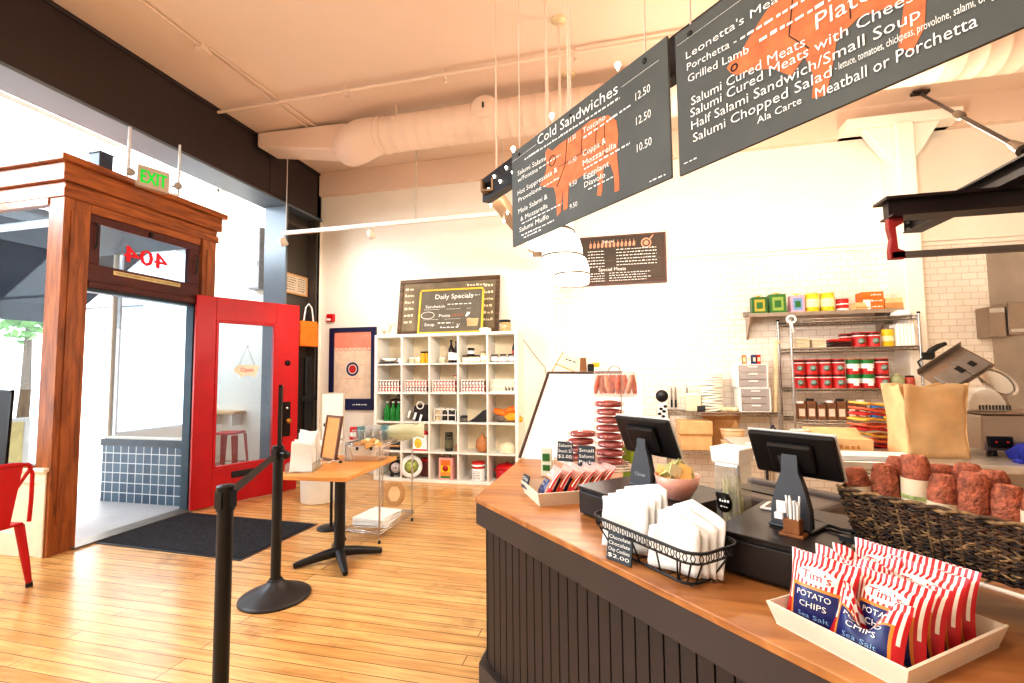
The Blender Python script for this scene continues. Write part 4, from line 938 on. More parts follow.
def build_bag(name, label, loc, rot, seed, slump=0, fold=0, group=None, detail=True):
    t = thing(name, label, 'chip bag', loc, group=group, rot=rot)
    sh = bag_mesh(seed, slump, fold); NXB, NZB = 26, 24
    def mif(i, j):
        u = (i + .5) / NXB; v = (j + .5) / NZB
        if u < .10 or u > .90: return 1 if v < .34 else (i % 2)
        if v < .585: return 3 if (.555 < v or u < .15 or u > .85) else 2
        return i % 2
    def mib(i, j): return 1 if (j + .5) / NZB < .34 else i % 2
    b = B()
    b.grid(NXB, NZB, lambda u, v: sh(u, v, 1), mif=lambda i, j: mif(i, j))
    b.grid(NXB, NZB, lambda u, v: sh(1 - u, v, -1), mif=mib)
    b.obj('bag', [STR_W, STR_R, CNAVY, CRIM], t)
    def warp(off):
        def f(p):
            q = sh(min(1, max(0, p[0] / BW + .5)), min(1, max(0, p[2] / BH)), 1); return (q[0], q[1] - off, q[2])
        return f
    if detail:
        w1_, w2_ = warp(.0012), warp(.0022)
        ov = B()
        n = 28
        ring = [w1_((.043 * math.cos(2 * PI * k / n), 0, .1125 + .017 * math.sin(2 * PI * k / n))) for k in range(n)]
        mid = [w1_((.0215 * math.cos(2 * PI * k / n), 0, .1125 + .0085 * math.sin(2 * PI * k / n))) for k in range(n)]
        c0 = w1_((0, 0, .1125))
        ov.add(ring + mid + [c0], [(k, (k + 1) % n, n + (k + 1) % n, n + k) for k in range(n)] + [(n + k, n + (k + 1) % n, 2 * n) for k in range(n)])
        ov.obj('logo_oval', STR_W, t)
        B().text("Tim's", 0, .1035, .066, .025, 0, align='c', warp=w2_).obj('brand_lettering', STR_R, t)
        B().text('POTATO', 0, .067, .074, .0165, align='c', warp=w2_).text('CHIPS', 0, .047, .056, .0165, align='c', warp=w2_).obj('lettering', STR_W, t)
        B().text('Sea Salt', 0, .026, .064, .013, align='c', warp=w2_).text('& Vinegar', 0, .010, .070, .013, align='c', warp=w2_).obj('flavour_lettering', pm('pale_blue_print', (150, 190, 226), .4), t)
    return t
def cardboard_tray(name, label, loc, rz, w, d, h, group=None):
    t = thing(name, label, 'tray', loc, rz, group=group)
    TRW = pm('tray_white', (240, 226, 206), .6, var=.02)
    fl = .013
    def wall(p0, p1, o):
        (x0, y0), (x1, y1) = p0, p1
        return [(x0, y0, .003), (x1, y1, .003), (x1 + o[2], y1 + o[3], h), (x0 + o[0], y0 + o[1], h)]
    a, c = w / 2, d / 2
    B().mm(-a, a, -c, c, 0, .004).obj('bottom', TRW, t)
    for nm, vs in (('front_wall', wall((-a, -c), (a, -c), (-fl, -fl, fl, -fl))), ('side_wall', wall((a, -c), (a, c), (fl, -fl, fl, fl))), ('back_wall', wall((a, c), (-a, c), (fl, fl, -fl, fl))), ('side_wall', wall((-a, c), (-a, -c), (-fl, fl, -fl, -fl)))):
        B().add(vs, [(0, 1, 2, 3)]).obj(nm, TRW, t, solid=.005)
    return t
# near tray
TR = (.520, 1.198); TA = math.radians(-53)
def trp(x, y, z=0): return (TR[0] + x * math.cos(TA) - y * math.sin(TA), TR[1] + x * math.sin(TA) + y * math.cos(TA), ZC + z)
cardboard_tray('cardboard_tray', 'white cardboard tray of crisp bags at the near end of the counter', (TR[0], TR[1], ZC), TA, .250, .325, .046)
spots = [(-.056, -.126, -.26, .10, 0, 0, 'upright crisp bag at the front left of the near tray'),
         (.040, -.142, -.46, -.04, .5, 1.0, 'crumpled crisp bag slumped low at the front right of the near tray'),
         (.050, -.088, -.34, .03, .1, 0, 'crisp bag standing behind the crumpled one in the near tray'),
         (-.052, -.052, -.24, .06, .05, .15, 'second crisp bag back on the left of the near tray'),
         (-.050, .022, -.26, .14, .2, .3, 'third crisp bag back on the left of the near tray'),
         (.050, -.022, -.30, -.08, .3, .4, 'crisp bag third from the front on the right of the near tray'),
         (.050, .036, -.24, -.04, .1, 0, 'crisp bag fourth from the front on the right of the near tray'),
         (-.044, .084, -.22, .05, .1, 0, 'crisp bag beside the wire stand at the back left of the near tray'),
         (.050, .092, -.22, -.02, .1, 0, 'crisp bag by the wire stand at the back right of the near tray')]
for k, (x, y, tilt, tw, sl, fo, lab) in enumerate(spots):
    build_bag('crisp_bag', lab, trp(x, y, .006), (tilt, 0, TA + tw), 11 + k, sl, fo, 'crisp bags in the near tray')
# far tray
TR2 = (-.262, 2.185); TA2 = math.radians(-62)
def trp2(x, y, z=0): return (TR2[0] + x * math.cos(TA2) - y * math.sin(TA2), TR2[1] + x * math.sin(TA2) + y * math.cos(TA2), ZC + z)
cardboard_tray('cardboard_tray', 'tan cardboard tray of crisp bags at the far left end of the counter', (TR2[0], TR2[1], ZC), TA2, .24, .36, .055)
ords = ['first', 'second', 'third', 'fourth', 'fifth', 'sixth']
for k in range(6):
    build_bag('crisp_bag', ords[k] + ' bag from the left in the row of leaning crisp bags in the far tray', trp2(0, -.135 + .050 * k, .008), (-.60, 0, TA2 + .03 * (k % 3 - 1)), 31 + k, .1, 0, 'crisp bags in the far tray', detail=(k == 0))
SLATE = pm('slate_sign', (58, 66, 74), .6, var=.05)
def slate_sign(label, loc, rz, w, h, lines, tilt=-.12, ls=None):
    t = thing('slate_sign', label, 'sign', loc, rot=(tilt, 0, rz))
    B().mm(-w / 2, w / 2, -.003, .003, 0, h).obj('panel', SLATE, t, bevel=.001)
    b = B(); n = len(lines); s = h / (n + .6)
    for i, l in enumerate(lines):
        al = 'l'
        b.text(l, -w * .43, h - s * (i + 1), min(w * .86, .62 * s * len(l)), s * .85, 0, y=-.004)
    b.obj('lettering', CHALKW, t)
    return t
slate_sign('small grey slate card clipped on the left edge of the far crisp tray', trp2(-.085, -.19, .03), TA2 + .1, .07, .06, ['Chips', '$1.50'], -.25)

# ---- white wire stand with packets of sliced salami
sd = thing('wire_stand', 'low white wire stand behind the far crisp tray', 'stand', (-.17, 2.50, ZC), math.radians(-58))
WW = pm('white_wire', (246, 240, 232), .4)
wire_shelf(B(), -.21, .21, -.13, .13, .10, 8, .005, .012).obj('wire_top', WW, sd)
for (x, y) in ((-.21, -.13), (.21, -.13), (-.21, .13), (.21, .13)): B().tube([(x, y, .10), (x, y, .0)], .005, 6).obj('leg', WW, sd)
slate_sign('left of two slate cards standing on the white wire stand', (-.315, 2.46, ZC + .104), math.radians(-12), .085, .10, ['Salami', 'Snack St', '$2.00'])
slate_sign('right of two slate cards standing on the white wire stand', (-.195, 2.325, ZC + .104), math.radians(-12), .085, .10, ['Small', 'Salami', 'Pack'])
SAL = pm('sliced_salami', (168, 44, 34), .35, var=.2, scale=50); FILM = glass('packet_film', (252, 240, 236), .12, .12, .07)
pos = (-.085, 2.42)
def packet(label, loc, rz, group):
    t = thing('salami_packet', label, 'packet', loc, rz, group=group)
    B().lathe([(.01, .0), (.056, .004), (.062, .016), (.056, .030), (.01, .034)], 18, sx=1.1, sy=.8).obj('slices', SAL, t)
    B().lathe([(.02, -.002), (.074, .008), (.078, .016), (.074, .026), (.02, .037)], 18, sx=1.05, sy=.85).obj('film', FILM, t)
    return t
pk0 = packet('bottom packet in the tall column of sliced salami on the wire stand', (pos[0], pos[1], ZC + .106), -.5, 'salami packets in the tall column')
NAMES = ['bottom', 'second', 'third', 'fourth', 'fifth', 'sixth', 'seventh', 'eighth']
for k in range(1, 8):
    dup(pk0, (pos[0] + random.uniform(-.006, .006), pos[1], ZC + .106 + .040 * k), -.5 + random.uniform(-.3, .3), NAMES[k] + ' packet from the bottom in the tall column of sliced salami')
for k in range(4):
    dup(pk0, (-.235 + .012 * (k % 2), 2.50, ZC + .106 + .040 * k), .3, ['bottom', 'second', 'third', 'topmost'][k] + ' packet of the low pile behind the slate cards', 'salami packets in the low pile')
hk = thing('hanging_hook', 'thin wire hook stand holding the bag of small sausages', 'hook', (pos[0] + .06, pos[1] + .1, ZC + .104))
B().tube([(0, 0, 0), (0, 0, .46)] + [(-.03 + .03 * math.cos(a), -.03 * (1 - math.cos(a)) , .46 + .03 * math.sin(a)) for a in [k * PI / 6 for k in range(1, 7)]], .003, 6).obj('wire', ZINC, hk)
B().lathe([(.05, 0), (.05, .006), (0, .007)], 18).obj('foot', ZINC, hk)
sb = thing('sausage_bag', 'clear bag of small pink sausages at the top of the salami column', 'bag', (pos[0] + .03, pos[1], ZC + .435), -.2)
SSG = pm('small_sausage', (222, 120, 92), .45, var=.14, scale=40)
b = B()
for k in range(11):
    x = -.085 + .018 * k; a = random.uniform(-.5, .5)
    b.tube([(x - .03 * math.sin(a), -.012 + .012 * (k % 3), .02), (x, -.016 + .012 * (k % 3), .06), (x + .03 * math.sin(a), -.012 + .012 * (k % 3), .112)], .014, 8, mi=k % 2, rs=[.010, .0145, .010])
b.obj('sausages', [SSG, pm('small_sausage_pale', (238, 170, 140), .45, var=.1, scale=40)], sb)
B().box((0, 0, .066), (.22, .052, .125), taper=(1.0, .8)).obj('film', FILM, sb, bevel=.014)
hp = thing('herb_packet', 'small green and white herb packet standing left of the slate cards', 'packet', (-.43, 2.58, ZC), -.1)
B().box((0, 0, .075), (.06, .025, .15), taper=(1, .3)).obj('pouch', pm('herb_white', (232, 238, 220), .5), hp, bevel=.004)
B().mm(-.02, .02, -.0145, -.012, .03, .06).mm(-.022, .018, -.011, -.0085, .08, .12).obj('leaf_print', GREEN, hp)
lm = thing('lime_carton', 'lime green carton behind the salami column', 'carton', (.01, 2.52, ZC), -.5)
B().box((0, 0, .09), (.06, .05, .18)).obj('carton', pm('lime', (168, 206, 60), .5), lm, bevel=.008)
B().box((0, 0, .19), (.05, .02, .03), taper=(1, .3)).obj('gable', pm('lime', (168, 206, 60), .5), lm)

# ---- cash drawers, tablets on bottle shaped stands
def cash_drawer(label, u0, u1, v0, v1, h, rz=R45):
    t = thing('cash_drawer', label, 'cash drawer', UV((u0 + u1) / 2, (v0 + v1) / 2, ZC), rz, group='black cash drawers on the counter')
    w, d_ = u1 - u0, v1 - v0
    DRW = pm('drawer_black', (34, 28, 28), .38, var=.06)
    B().mm(-w / 2, w / 2, -d_ / 2 + .012, d_ / 2 - .002, .006, h - .005).obj('case', DRW, t, bevel=.004)
    B().mm(-w / 2, w / 2, -d_ / 2, d_ / 2, h - .004, h).obj('top_plate', pm('drawer_top', (46, 38, 36), .4, var=.05), t, bevel=.002)
    B().mm(-w / 2 + .012, w / 2 - .012, -d_ / 2 + .002, -d_ / 2 + .014, .015, h - .02).obj('drawer_front', DRW, t, bevel=.003)
    for x in (-1, 1):
        for y in (-1, 1): B().cyl((x * (w / 2 - .03), y * (d_ / 2 - .04), .007), (x * (w / 2 - .03), y * (d_ / 2 - .04), 0), .012, seg=10).obj('foot', BLACK, t)
cash_drawer('black cash drawer under the left tablet, beside the far crisp tray', -1.50, -1.06, 1.215, 1.62, .115)
cash_drawer('black cash drawer under the right tablet, behind the near crisp tray', -.915, -.632, 1.225, 1.625, .12, R45 + math.radians(12))
t = thing('register_box', 'black metal box on the counter under the wicker basket stand', 'box', UV(-.15, 1.60, ZC), R45)
B().mm(-.13, .13, -.075, .09, .004, .075).obj('case', BLACKP, t, bevel=.004)
B().mm(-.12, .12, -.079, -.074, .012, .065).obj('front_plate', BLACK, t)
def tablet(label, u, v, z0, rz, cz, k=.86):
    t = thing('tablet_register', label, 'tablet', UV(u, v, z0), rz, group='tablet registers on bottle shaped stands')
    pr = [(-.052, 0), (.052, 0), (.050, .06), (.036, .12), (.022, .16), (.020, .215), (.030, .225), (.030, .238), (.012, .234), (-.012, .234), (-.030, .238), (-.030, .225), (-.020, .215), (-.022, .16), (-.036, .12), (-.050, .06)]
    GS = pm('stand_grey', (72, 74, 80), .42, var=.03)
    b = B().prism(pr, .014, 0, M=T(0, -.035, 0, rx=-.06), at=-.007)
    b.prism(pr, .012, 1, M=T(0, -.02, 0, rx=-.02), at=-.005)
    b.text('Clover', 0, .045, .055, .02, 2, T(0, -.043, 0, rx=-.06), align='c')
    b.obj('stand', [GS, BLACKP, pm('stand_print', (190, 190, 196), .5)], t)
    B().mm(-.06, .06, -.045, .07, 0, .012).obj('foot', BLACKP, t, bevel=.006)
    M = T(0, .0, cz, rx=.42)
    M = M @ Matrix.Scale(k, 4)
    B().mm(-.135, .135, -.010, .008, -.080, .080, 0, M).mm(-.07, .07, -.03, -.008, -.05, .05, 0, M).obj('back_shell', BLACKP, t, bevel=.008)
    B().mm(-.138, .138, .006, .012, -.083, .083, 0, M).obj('bezel', pm('tablet_white', (226, 222, 218), .35), t, bevel=.004)
    B().mm(-.120, .120, .011, .0135, -.072, .072, 0, M).obj('screen', pm('screen_dark', (20, 22, 28), .15), t)
    B().tube([(-.03, -.02, cz), (-.02, -.02, cz - .04), (0, -.02, .16)], .008, 6).obj('cable', BLACK, t)
    return t
tablet('left tablet register, its black back above the white paper bags', -1.325, 1.43, ZC + .115, R45, .195, 1.02)
tablet('right tablet register, its black back beside the salami basket', -.745, 1.40, ZC + .12, R45 + .08, .205)

# ---- black wire basket of white paper bags
bk = thing('wire_basket', 'black wire basket of white paper bags on the counter front', 'basket', UV(-.995, 1.115, ZC), R45 + math.radians(-2))
def rrect(w, d, r, z, n=5):
    pts = []
    for (sx, sy, a0) in ((1, 1, 0), (-1, 1, PI / 2), (-1, -1, PI), (1, -1, 3 * PI / 2)):
        for k in range(n + 1):
            a = a0 + PI / 2 * k / n
            pts.append((sx * (w / 2 - r) + r * math.cos(a), sy * (d / 2 - r) + r * math.sin(a), z))
    return pts
r0_, r1_, rb_ = rrect(.42, .19, .05, .105), rrect(.40, .175, .045, .075), rrect(.32, .12, .035, .008)
B().tube(r0_, .0042, 6, closed=True).tube(r1_, .003, 6, closed=True).obj('rim', BLACK, bk)
b = B().tube(rb_, .004, 6, closed=True)
for k in range(9): b.tube([(-.16 + .04 * k, -.06, .008), (-.16 + .04 * k, .06, .008)], .002, 4)
b.obj('bottom_grid', BLACK, bk)
b = B()
for k in range(0, 24, 2): b.tube([r1_[k], rb_[k]], .0026, 5)
for x in (-.1, -.02, .06, .12):
    for s in (-1, 1): b.tube([(x * 1.2, s * .0875, .075), (x, s * .06, .008)], .0026, 5)
b.obj('upright_wires', BLACK, bk)
b = B()
def along(P, t):
    L = [(Vector(P[(i + 1) % len(P)]) - Vector(P[i])).length for i in range(len(P))]; tot = sum(L); s = t * tot
    for i, l in enumerate(L):
        if s <= l: return Vector(P[i]).lerp(Vector(P[(i + 1) % len(P)]), s / max(l, 1e-9)), (Vector(P[(i + 1) % len(P)]) - Vector(P[i])).normalized() if l > 1e-9 else Vector((1, 0, 0))
        s -= l
    return Vector(P[0]), Vector((1, 0, 0))
mid = [tuple((Vector(a) + Vector(c)) / 2) for a, c in zip(r0_, r1_)]
for k in range(56):
    c, dd = along(mid, k / 56)
    b.tube([tuple(c + dd * (.016 * math.cos(2 * PI * j / 10)) + Vector((0, 0, .014 * math.sin(2 * PI * j / 10)))) for j in range(10)], .0016, 4, closed=True)
b.obj('ring_band', BLACK, bk)
def bagsheet(name, label, base, rz, w, h, lean, seed, pointed=False, group=None):
    rnd = random.Random(seed)
    t = thing(name, label, 'paper bag', base, group=group, rot=(lean, 0, rz))
    b = B()
    def fn(u, v):
        x = (u - .5) * w
        z = v * h
        z += (.5 - abs(u - (.2 + .09 * (seed % 7)))) * v * h * (.42 if pointed else .2)
        y = .007 * math.sin(5 * u + seed) * v + .012 * math.sin(PI * u) * v + .004 * math.sin(9 * u + 11 * v + seed * 1.7)
        return (x, y, z)
    b.grid(8, 8, fn, smooth=True)
    b.obj('paper', PAPER, t, solid=.005)
    B().mm(-w * .3, w * .3, .004, .011, 0, .012).obj('folded_base', PAPER, t)
    return t
for k in range(4):
    bagsheet('paper_bag', 'white paper bag in the left group of the black wire basket, %s from the front' % ['first', 'second', 'third', 'last'][k], UV(-1.10 + .010 * k, 1.075 + .020 * k, ZC + .012), R45 + .30 - .04 * k, .155, .150 + .012 * k, -.05, 3 + k, False, 'paper bags in the wire basket')
for k in range(4):
    bagsheet('paper_bag', 'white paper bag in the right group of the black wire basket, %s from the front' % ['first', 'second', 'third', 'last'][k], UV(-.915 + .012 * k, 1.078 + .018 * k, ZC + .012), R45 + .28 - .05 * k, .15, .118 + .013 * k, -.08, 13 + k, True, 'paper bags in the wire basket')
slate_sign('slate card with chalk writing leaning on the front of the black wire basket', UV(-1.062, 1.015, ZC), R45 + .12, .092, .080, ['Chocolate', 'Chocolate', 'Chip Cookies', '   $2.00'], -.16)

# ---- pink bowl of coins cards, straw jar, small white tablet, toothpick holder
bo = thing('pink_bowl', 'pink bowl heaped with tea packets behind the white paper bags', 'bowl', UV(-1.145, 1.385, ZC + .115), R45)
bo.scale = (.82, .82, .88)
B().lathe([(.04, 0), (.05, .003), (.082, .05), (.096, .095), (.092, .095), (.078, .05), (.045, .012), (0, .010)], 28).obj('bowl', pm('pink_ceramic', (236, 176, 158), .3), bo)
b = B()
TEA = [pm('tea_cream', (240, 226, 180), .6), pm('tea_green', (206, 210, 150), .6), pm('tea_tan', (220, 176, 100), .6)]
for k in range(24):
    a = random.uniform(0, 6.3); r = .07 * math.sqrt(random.random())
    b.box((0, 0, 0), (.055, .004, .045), k % 3, T(r * math.cos(a), r * math.sin(a), .088 + random.uniform(-.01, .035), random.uniform(0, 6.3), random.uniform(-.9, .9), random.uniform(-.5, .5)))
b.obj('tea_packets', TEA, bo)
wbag = B().lathe([(.085, .03), (.105, .075), (.112, .12), (.10, .135)], 22, 0, cap=False, wob=lambda a, f: 1 + .05 * math.sin(4 * a + 2 * f) if True else 1)
jr = thing('straw_jar', 'tall square clear jar with white lid full of pale sticks and a black label', 'jar', UV(-.985, 1.47, ZC), R45 + .1)
jr.scale = (.76, .76, 1.0)
B().box((0, 0, .13), (.105, .105, .26), taper=(1.12, 1.12)).obj('jar_body', CLEAR, jr, bevel=.01)
B().box((0, 0, .285), (.125, .125, .05), taper=(1.08, 1.08)).box((0, 0, .262), (.122, .122, .01)).obj('lid', pm('lid_white', (248, 244, 238), .4), jr, bevel=.012)
b = B()
for k in range(46):
    x, y = random.uniform(-.038, .038), random.uniform(-.038, .038); a, c = random.uniform(-.02, .02), random.uniform(-.02, .02)
    b.tube([(x, y, .008), (x * .9 + a, y * .9 + c, random.uniform(.12, .215))], .0042, 5, mi=k % 2)
b.obj('sticks', [pm('stick_pale', (238, 222, 170), .6), pm('stick_green', (206, 196, 132), .6)], jr)
lb = B()
lb.lathe([(.001, .004), (.032, .003)], 20, 0, M=T(-.012, -.0575, .13, rx=PI / 2), sx=1.1).mm(-.05, .01, -.060, -.0565, .145, .16, 0)
lb.dash(-.032, .012, .132, .012, 1, n=3, y=-.063).dash(-.028, .006, .115, .006, 1, n=3, y=-.063)
lb.obj('label_plate', [BLACK, PAPER], jr)
tbm = thing('small_tablet', 'small white tablet lying face up on the black cash drawer', 'tablet', UV(-.855, 1.54, ZC + .12), R45 + .25)
B().mm(-.062, .062, -.045, .045, 0, .009).obj('case', pm('tablet_white', (226, 222, 218), .35), tbm, bevel=.005)
B().mm(-.048, .048, -.036, .036, .008, .0098).obj('screen', pm('screen_grey', (84, 76, 70), .2), tbm)
th = thing('toothpick_holder', 'little wooden box of white sticks in front of the right tablet stand', 'holder', UV(-.715, 1.325, ZC + .12), R45 + .2)
B().mm(-.03, .03, -.022, .022, 0, .008).mm(-.02, .02, -.017, .017, .008, .045).obj('wooden_box', wood('holder_wood', (120, 72, 36), (160, 104, 58), 'Z', .5), th, bevel=.002)
b = B()
for k in range(16):
    x, y = random.uniform(-.014, .014), random.uniform(-.011, .011)
    b.tube([(x, y, .03), (x * 1.3, y * 1.3, random.uniform(.085, .105))], .0028, 5)
b.obj('sticks', PAPER, th)
B().box((-.024, -.012, .075), (.022, .006, .03), M=None).box((-.030, -.014, .05), (.02, .01, .016)).obj('paper_tags', PAPER, th)
pr_ = thing('receipt_printer', 'flat grey machine with a slot behind the right cash drawer', 'printer', UV(-1.03, 1.84, ZC), R45)
GPR = pm('printer_grey', (96, 84, 76), .5)
B().mm(-.20, .17, -.11, .12, 0, .085).obj('case', GPR, pr_, bevel=.012)
B().mm(-.14, .06, -.04, .04, .085, .090).obj('slot_plate', BLACKP, pr_)
B().mm(-.20, .17, .09, .13, .06, .105).obj('lid', GPR, pr_, bevel=.01)
cb = thing('power_cable', 'loose black cable on the black cash drawer', 'cable', UV(-.62, 1.47, ZC + .1255))
B().tube([(-.12, .02, 0), (-.04, -.01, .002), (.06, .03, 0), (.16, .02, .002), (.22, -.05, 0)], .005, 6).tube([(-.08, -.03, .0), (.05, -.05, .002), (.2, -.09, .0)], .004, 6).obj('cord', BLACK, cb, rz=R45)
B().box((.02, -.09, .006), (.05, .02, .013), M=T(0, 0, 0, R45)).obj('plug', BLACKP, cb)

# ---- wicker basket of paper wrapped salamis on a white wire stand
BA = math.radians(-50.7); BC_ = (.872, 1.348)
def bp_(x, y, z=0): return (BC_[0] + x * math.cos(BA) - y * math.sin(BA), BC_[1] + x * math.sin(BA) + y * math.cos(BA), z)
st = thing('wire_stand', 'white wire stand under the wicker basket at the right edge', 'stand', (BC_[0], BC_[1], ZC), BA)
ZS = .095
for (y, z) in ((-.160, ZS + .004), (.0, ZS - .002), (.16, ZS - .002)): B().tube([(-.265, y, 0), (-.29, y, .05), (-.27, y, z), (.32, y, z), (.34, y, .05), (.34, y, 0)], .0055, 8).obj('long_wire', WW, st)
b = B()
for k in range(10): b.tube([(-.29 + .066 * k, -.135, ZS - .006), (-.29 + .066 * k, .16, ZS - .006)], .003, 5)
b.obj('cross_wires', WW, st)
wk = thing('wicker_basket', 'long dark woven wicker basket of salamis at the right edge of the counter', 'basket', bp_(0, 0, ZC + ZS + .006), BA)
WKM = [pm('wicker_dark', (52, 36, 26), .7, var=.35, scale=70), pm('wicker_mid', (84, 60, 40), .7, var=.35, scale=70), pm('wicker_light', (134, 104, 68), .7, var=.35, scale=70)]
b = B()
NR = 19
for rI in range(NR):
    f = rI / (NR - 1); w = .58 + .05 * f; dd_ = .25 + .05 * f; z = .008 + .125 * f
    P = rrect(w, dd_, .03, z, 3); n = 170
    for s_ in range(2):
        pts = []
        for k in range(n):
            c, dd = along(P, k / n); o = Vector((dd.y, -dd.x, 0))
            pts.append(tuple(c + o * (.0055 * math.sin(k * PI / 2 + rI * PI + s_ * PI) + random.uniform(-.002, .002)) + Vector((0, 0, .004 * math.cos(k * PI / 2 + s_ * PI) + random.uniform(-.003, .003)))))
        b.tube(pts, .0031, 4, mi=random.choice([0, 0, 1, 1, 1, 2]), closed=True)
b.obj('weave', WKM, wk)
b = B()
for k in range(90):
    c, dd = along(rrect(.58, .25, .03, .004, 3), k / 90); e, _ = along(rrect(.63, .30, .03, .134, 3), k / 90)
    b.tube([tuple(c), tuple(c.lerp(e, .5)), tuple(e)], .0045, 5, mi=k % 3)
b.obj('stakes', WKM, wk)
P = rrect(.635, .305, .03, .139, 3); b = B()
for s_ in range(2):
    pts = []
    for k in range(140):
        c, dd = along(P, k / 140); o = Vector((dd.y, -dd.x, 0)); a = k * .9 + s_ * PI
        pts.append(tuple(c + o * (.005 * math.cos(a)) + Vector((0, 0, .005 * math.sin(a)))))
    b.tube(pts, .0045, 5, mi=2 - s_, closed=True)
b.obj('rim', WKM, wk)
B().mm(-.28, .28, -.12, .12, 0, .006).obj('base', WKM[0], wk)
def salami(label, loc, rz, lean, roll, h, r, banded, seed):
    t = thing('wrapped_salami', label, 'salami', loc, group='paper wrapped salamis in the wicker basket', rot=(lean, roll, rz))
    rnd = random.Random(seed); ph = rnd.uniform(0, 6)
    pr2 = [(.3 * r, 0), (.85 * r, .006), (r, .03), (r * 1.02, h * .5), (r * .98, h * .78), (r * .86, h * .9), (r * .66, h * .97), (r * .34, h * .975), (r * .18, h * .95)]
    B().lathe(pr2, 22, wob=lambda a, f: 1 + .03 * math.sin(11 * a + ph) * (1 + 2.2 * f) * (f > .45) * 1.6 + .03 * math.sin(3 * a + ph)).obj('salami_body', SALAMI, t)
    if banded: B().lathe([(r * 1.045, h * banded[0]), (r * 1.06, h * (banded[0] + banded[1]) / 2), (r * 1.05, h * banded[1])], 22, cap=False, wob=lambda a, f: 1 + .03 * math.sin(3 * a + ph)).lathe([(r * 1.066, h * (.62 * banded[0] + .38 * banded[1])), (r * 1.068, h * (.5 * banded[0] + .5 * banded[1]))], 22, 1, cap=False, wob=lambda a, f: 1 + .03 * math.sin(3 * a + ph)).obj('label_band', [pm('band_cream', (238, 218, 186), .6, var=.03), pm('band_print', (170, 176, 110), .6, var=.3, scale=70)], t)
    return t
SZ = ZC + ZS + .013
ordn = ['first', 'second', 'third', 'fourth', 'fifth', 'sixth', 'seventh', 'eighth']
front = [(-.276, -.26, .175, (.42, .72)), (-.222, -.10, .195, None), (-.168, .02, .228, (.40, .74)), (-.112, .06, .190, (.36, .66)), (-.056, .02, .205, (.34, .56)), (.0, .03, .185, None), (.056, -.05, .190, (.44, .74)), (.112, .05, .185, (.40, .70))]
for k, (x, ro, h, band) in enumerate(front):
    salami(ordn[k] + ' salami from the left in the front row of the wicker basket' + (', with cream band' if band else ''), bp_(x, -.076 + .008 * (k % 3), SZ), BA + .4 * k, .03, ro * .5, h + .015, .0305, band, 50 + k)
back = [(-.250, .205), (-.195, .215), (-.138, .20), (-.085, .212), (-.028, .205), (.03, .21), (.088, .2)]
for k, (x, h) in enumerate(back):
    salami(ordn[k] + ' salami from the left in the back row of the wicker basket', bp_(x, .010 + .012 * (k % 2), SZ), BA + .7 * k, -.05, .05 * (-1) ** k, h + .015, .031, None, 70 + k)

# ================================================================== hanging menu boards
def board_frame(label, uL, uR, z0, z1, name='hanging_menu_board'):
    t = thing(name, label, 'menu board', UV(uL, 1.6, z0), R45)
    B().mm(0, uR - uL, 0, .012, 0, z1 - z0).obj('panel', CHALK, t, bevel=.002)
    return t
def hang(t, xs, h, top):
    for x in xs:
        B().tube([(x, .006, h - .03), (x, .006, top)], .004, 6).obj('hanging_cable', pm('pale_cable', (226, 210, 194), .5), t)
        B().lathe([(.012, 0), (.012, .004), (0, .005)], 12, 0, M=T(x, 0, h - .04, rx=PI / 2)).obj('grommet', BLACK, t)
def pig_shape(t, pts, u0, z0, mname='animal_drawing', cuts=(), eye=None):
    b = B().prism([(p[0] - u0, p[1] - z0) for p in pts], .0015, 0, at=-.0015)
    for c in cuts: b.tube([(p[0] - u0, -.0025, p[1] - z0) for p in c], .0018, 4, mi=1)
    if eye: b.tube([(eye[0] - u0 + eye[2] * math.cos(2 * PI * k / 16), -.0025, eye[1] - z0 + eye[2] * math.sin(2 * PI * k / 16)) for k in range(16)], .003, 4, mi=1, closed=True)
    b.obj(mname, [PIGO, pm('chalk_dark', (48, 46, 42), .7)], t, label='orange butcher diagram')
u0, z0 = -2.59, 2.315
m1 = board_frame('left hanging menu board headed Cold Sandwiches with an orange butcher diagram', u0, -1.302, z0, 2.945)
pigp = [(-2.275, 2.622), (-2.228, 2.645), (-2.197, 2.705), (-2.21, 2.799), (-2.18, 2.813), (-2.137, 2.778), (-2.081, 2.789), (-1.948, 2.79), (-1.803, 2.804), (-1.673, 2.769), (-1.617, 2.715), (-1.606, 2.637), (-1.619, 2.555), (-1.607, 2.42), (-1.609, 2.363), (-1.641, 2.364), (-1.642, 2.447), (-1.665, 2.515), (-1.713, 2.518), (-1.727, 2.403), (-1.739, 2.377), (-1.767, 2.391), (-1.751, 2.472), (-1.778, 2.528), (-1.882, 2.535), (-1.994, 2.519), (-2.006, 2.399), (-2.043, 2.393), (-2.047, 2.512), (-2.069, 2.393), (-2.105, 2.378), (-2.11, 2.499), (-2.129, 2.557), (-2.2, 2.582)]
pig_shape(m1, pigp, u0, z0, cuts=[[(-2.0, 2.79), (-2.02, 2.65), (-2.10, 2.55)], [(-1.87, 2.79), (-1.88, 2.66)], [(-1.75, 2.79), (-1.77, 2.66)], [(-2.08, 2.66), (-1.9, 2.66), (-1.70, 2.64)], [(-1.70, 2.74), (-1.70, 2.58), (-1.63, 2.56)]], eye=(-2.14, 2.72, .03))
b = B()
def tx(s, u, z, u2, size, dz=0): b.text(s, u - u0, z - z0, (u2 - u), size, shear=dz, y=-.004)
tx('Cold Sandwiches', -2.284, 2.872, -1.60, .085, -.03)
b.dash(-2.43 - u0, -1.59 - u0, 2.838 - z0, .016, n=26, y=-.004, shear=-.03)
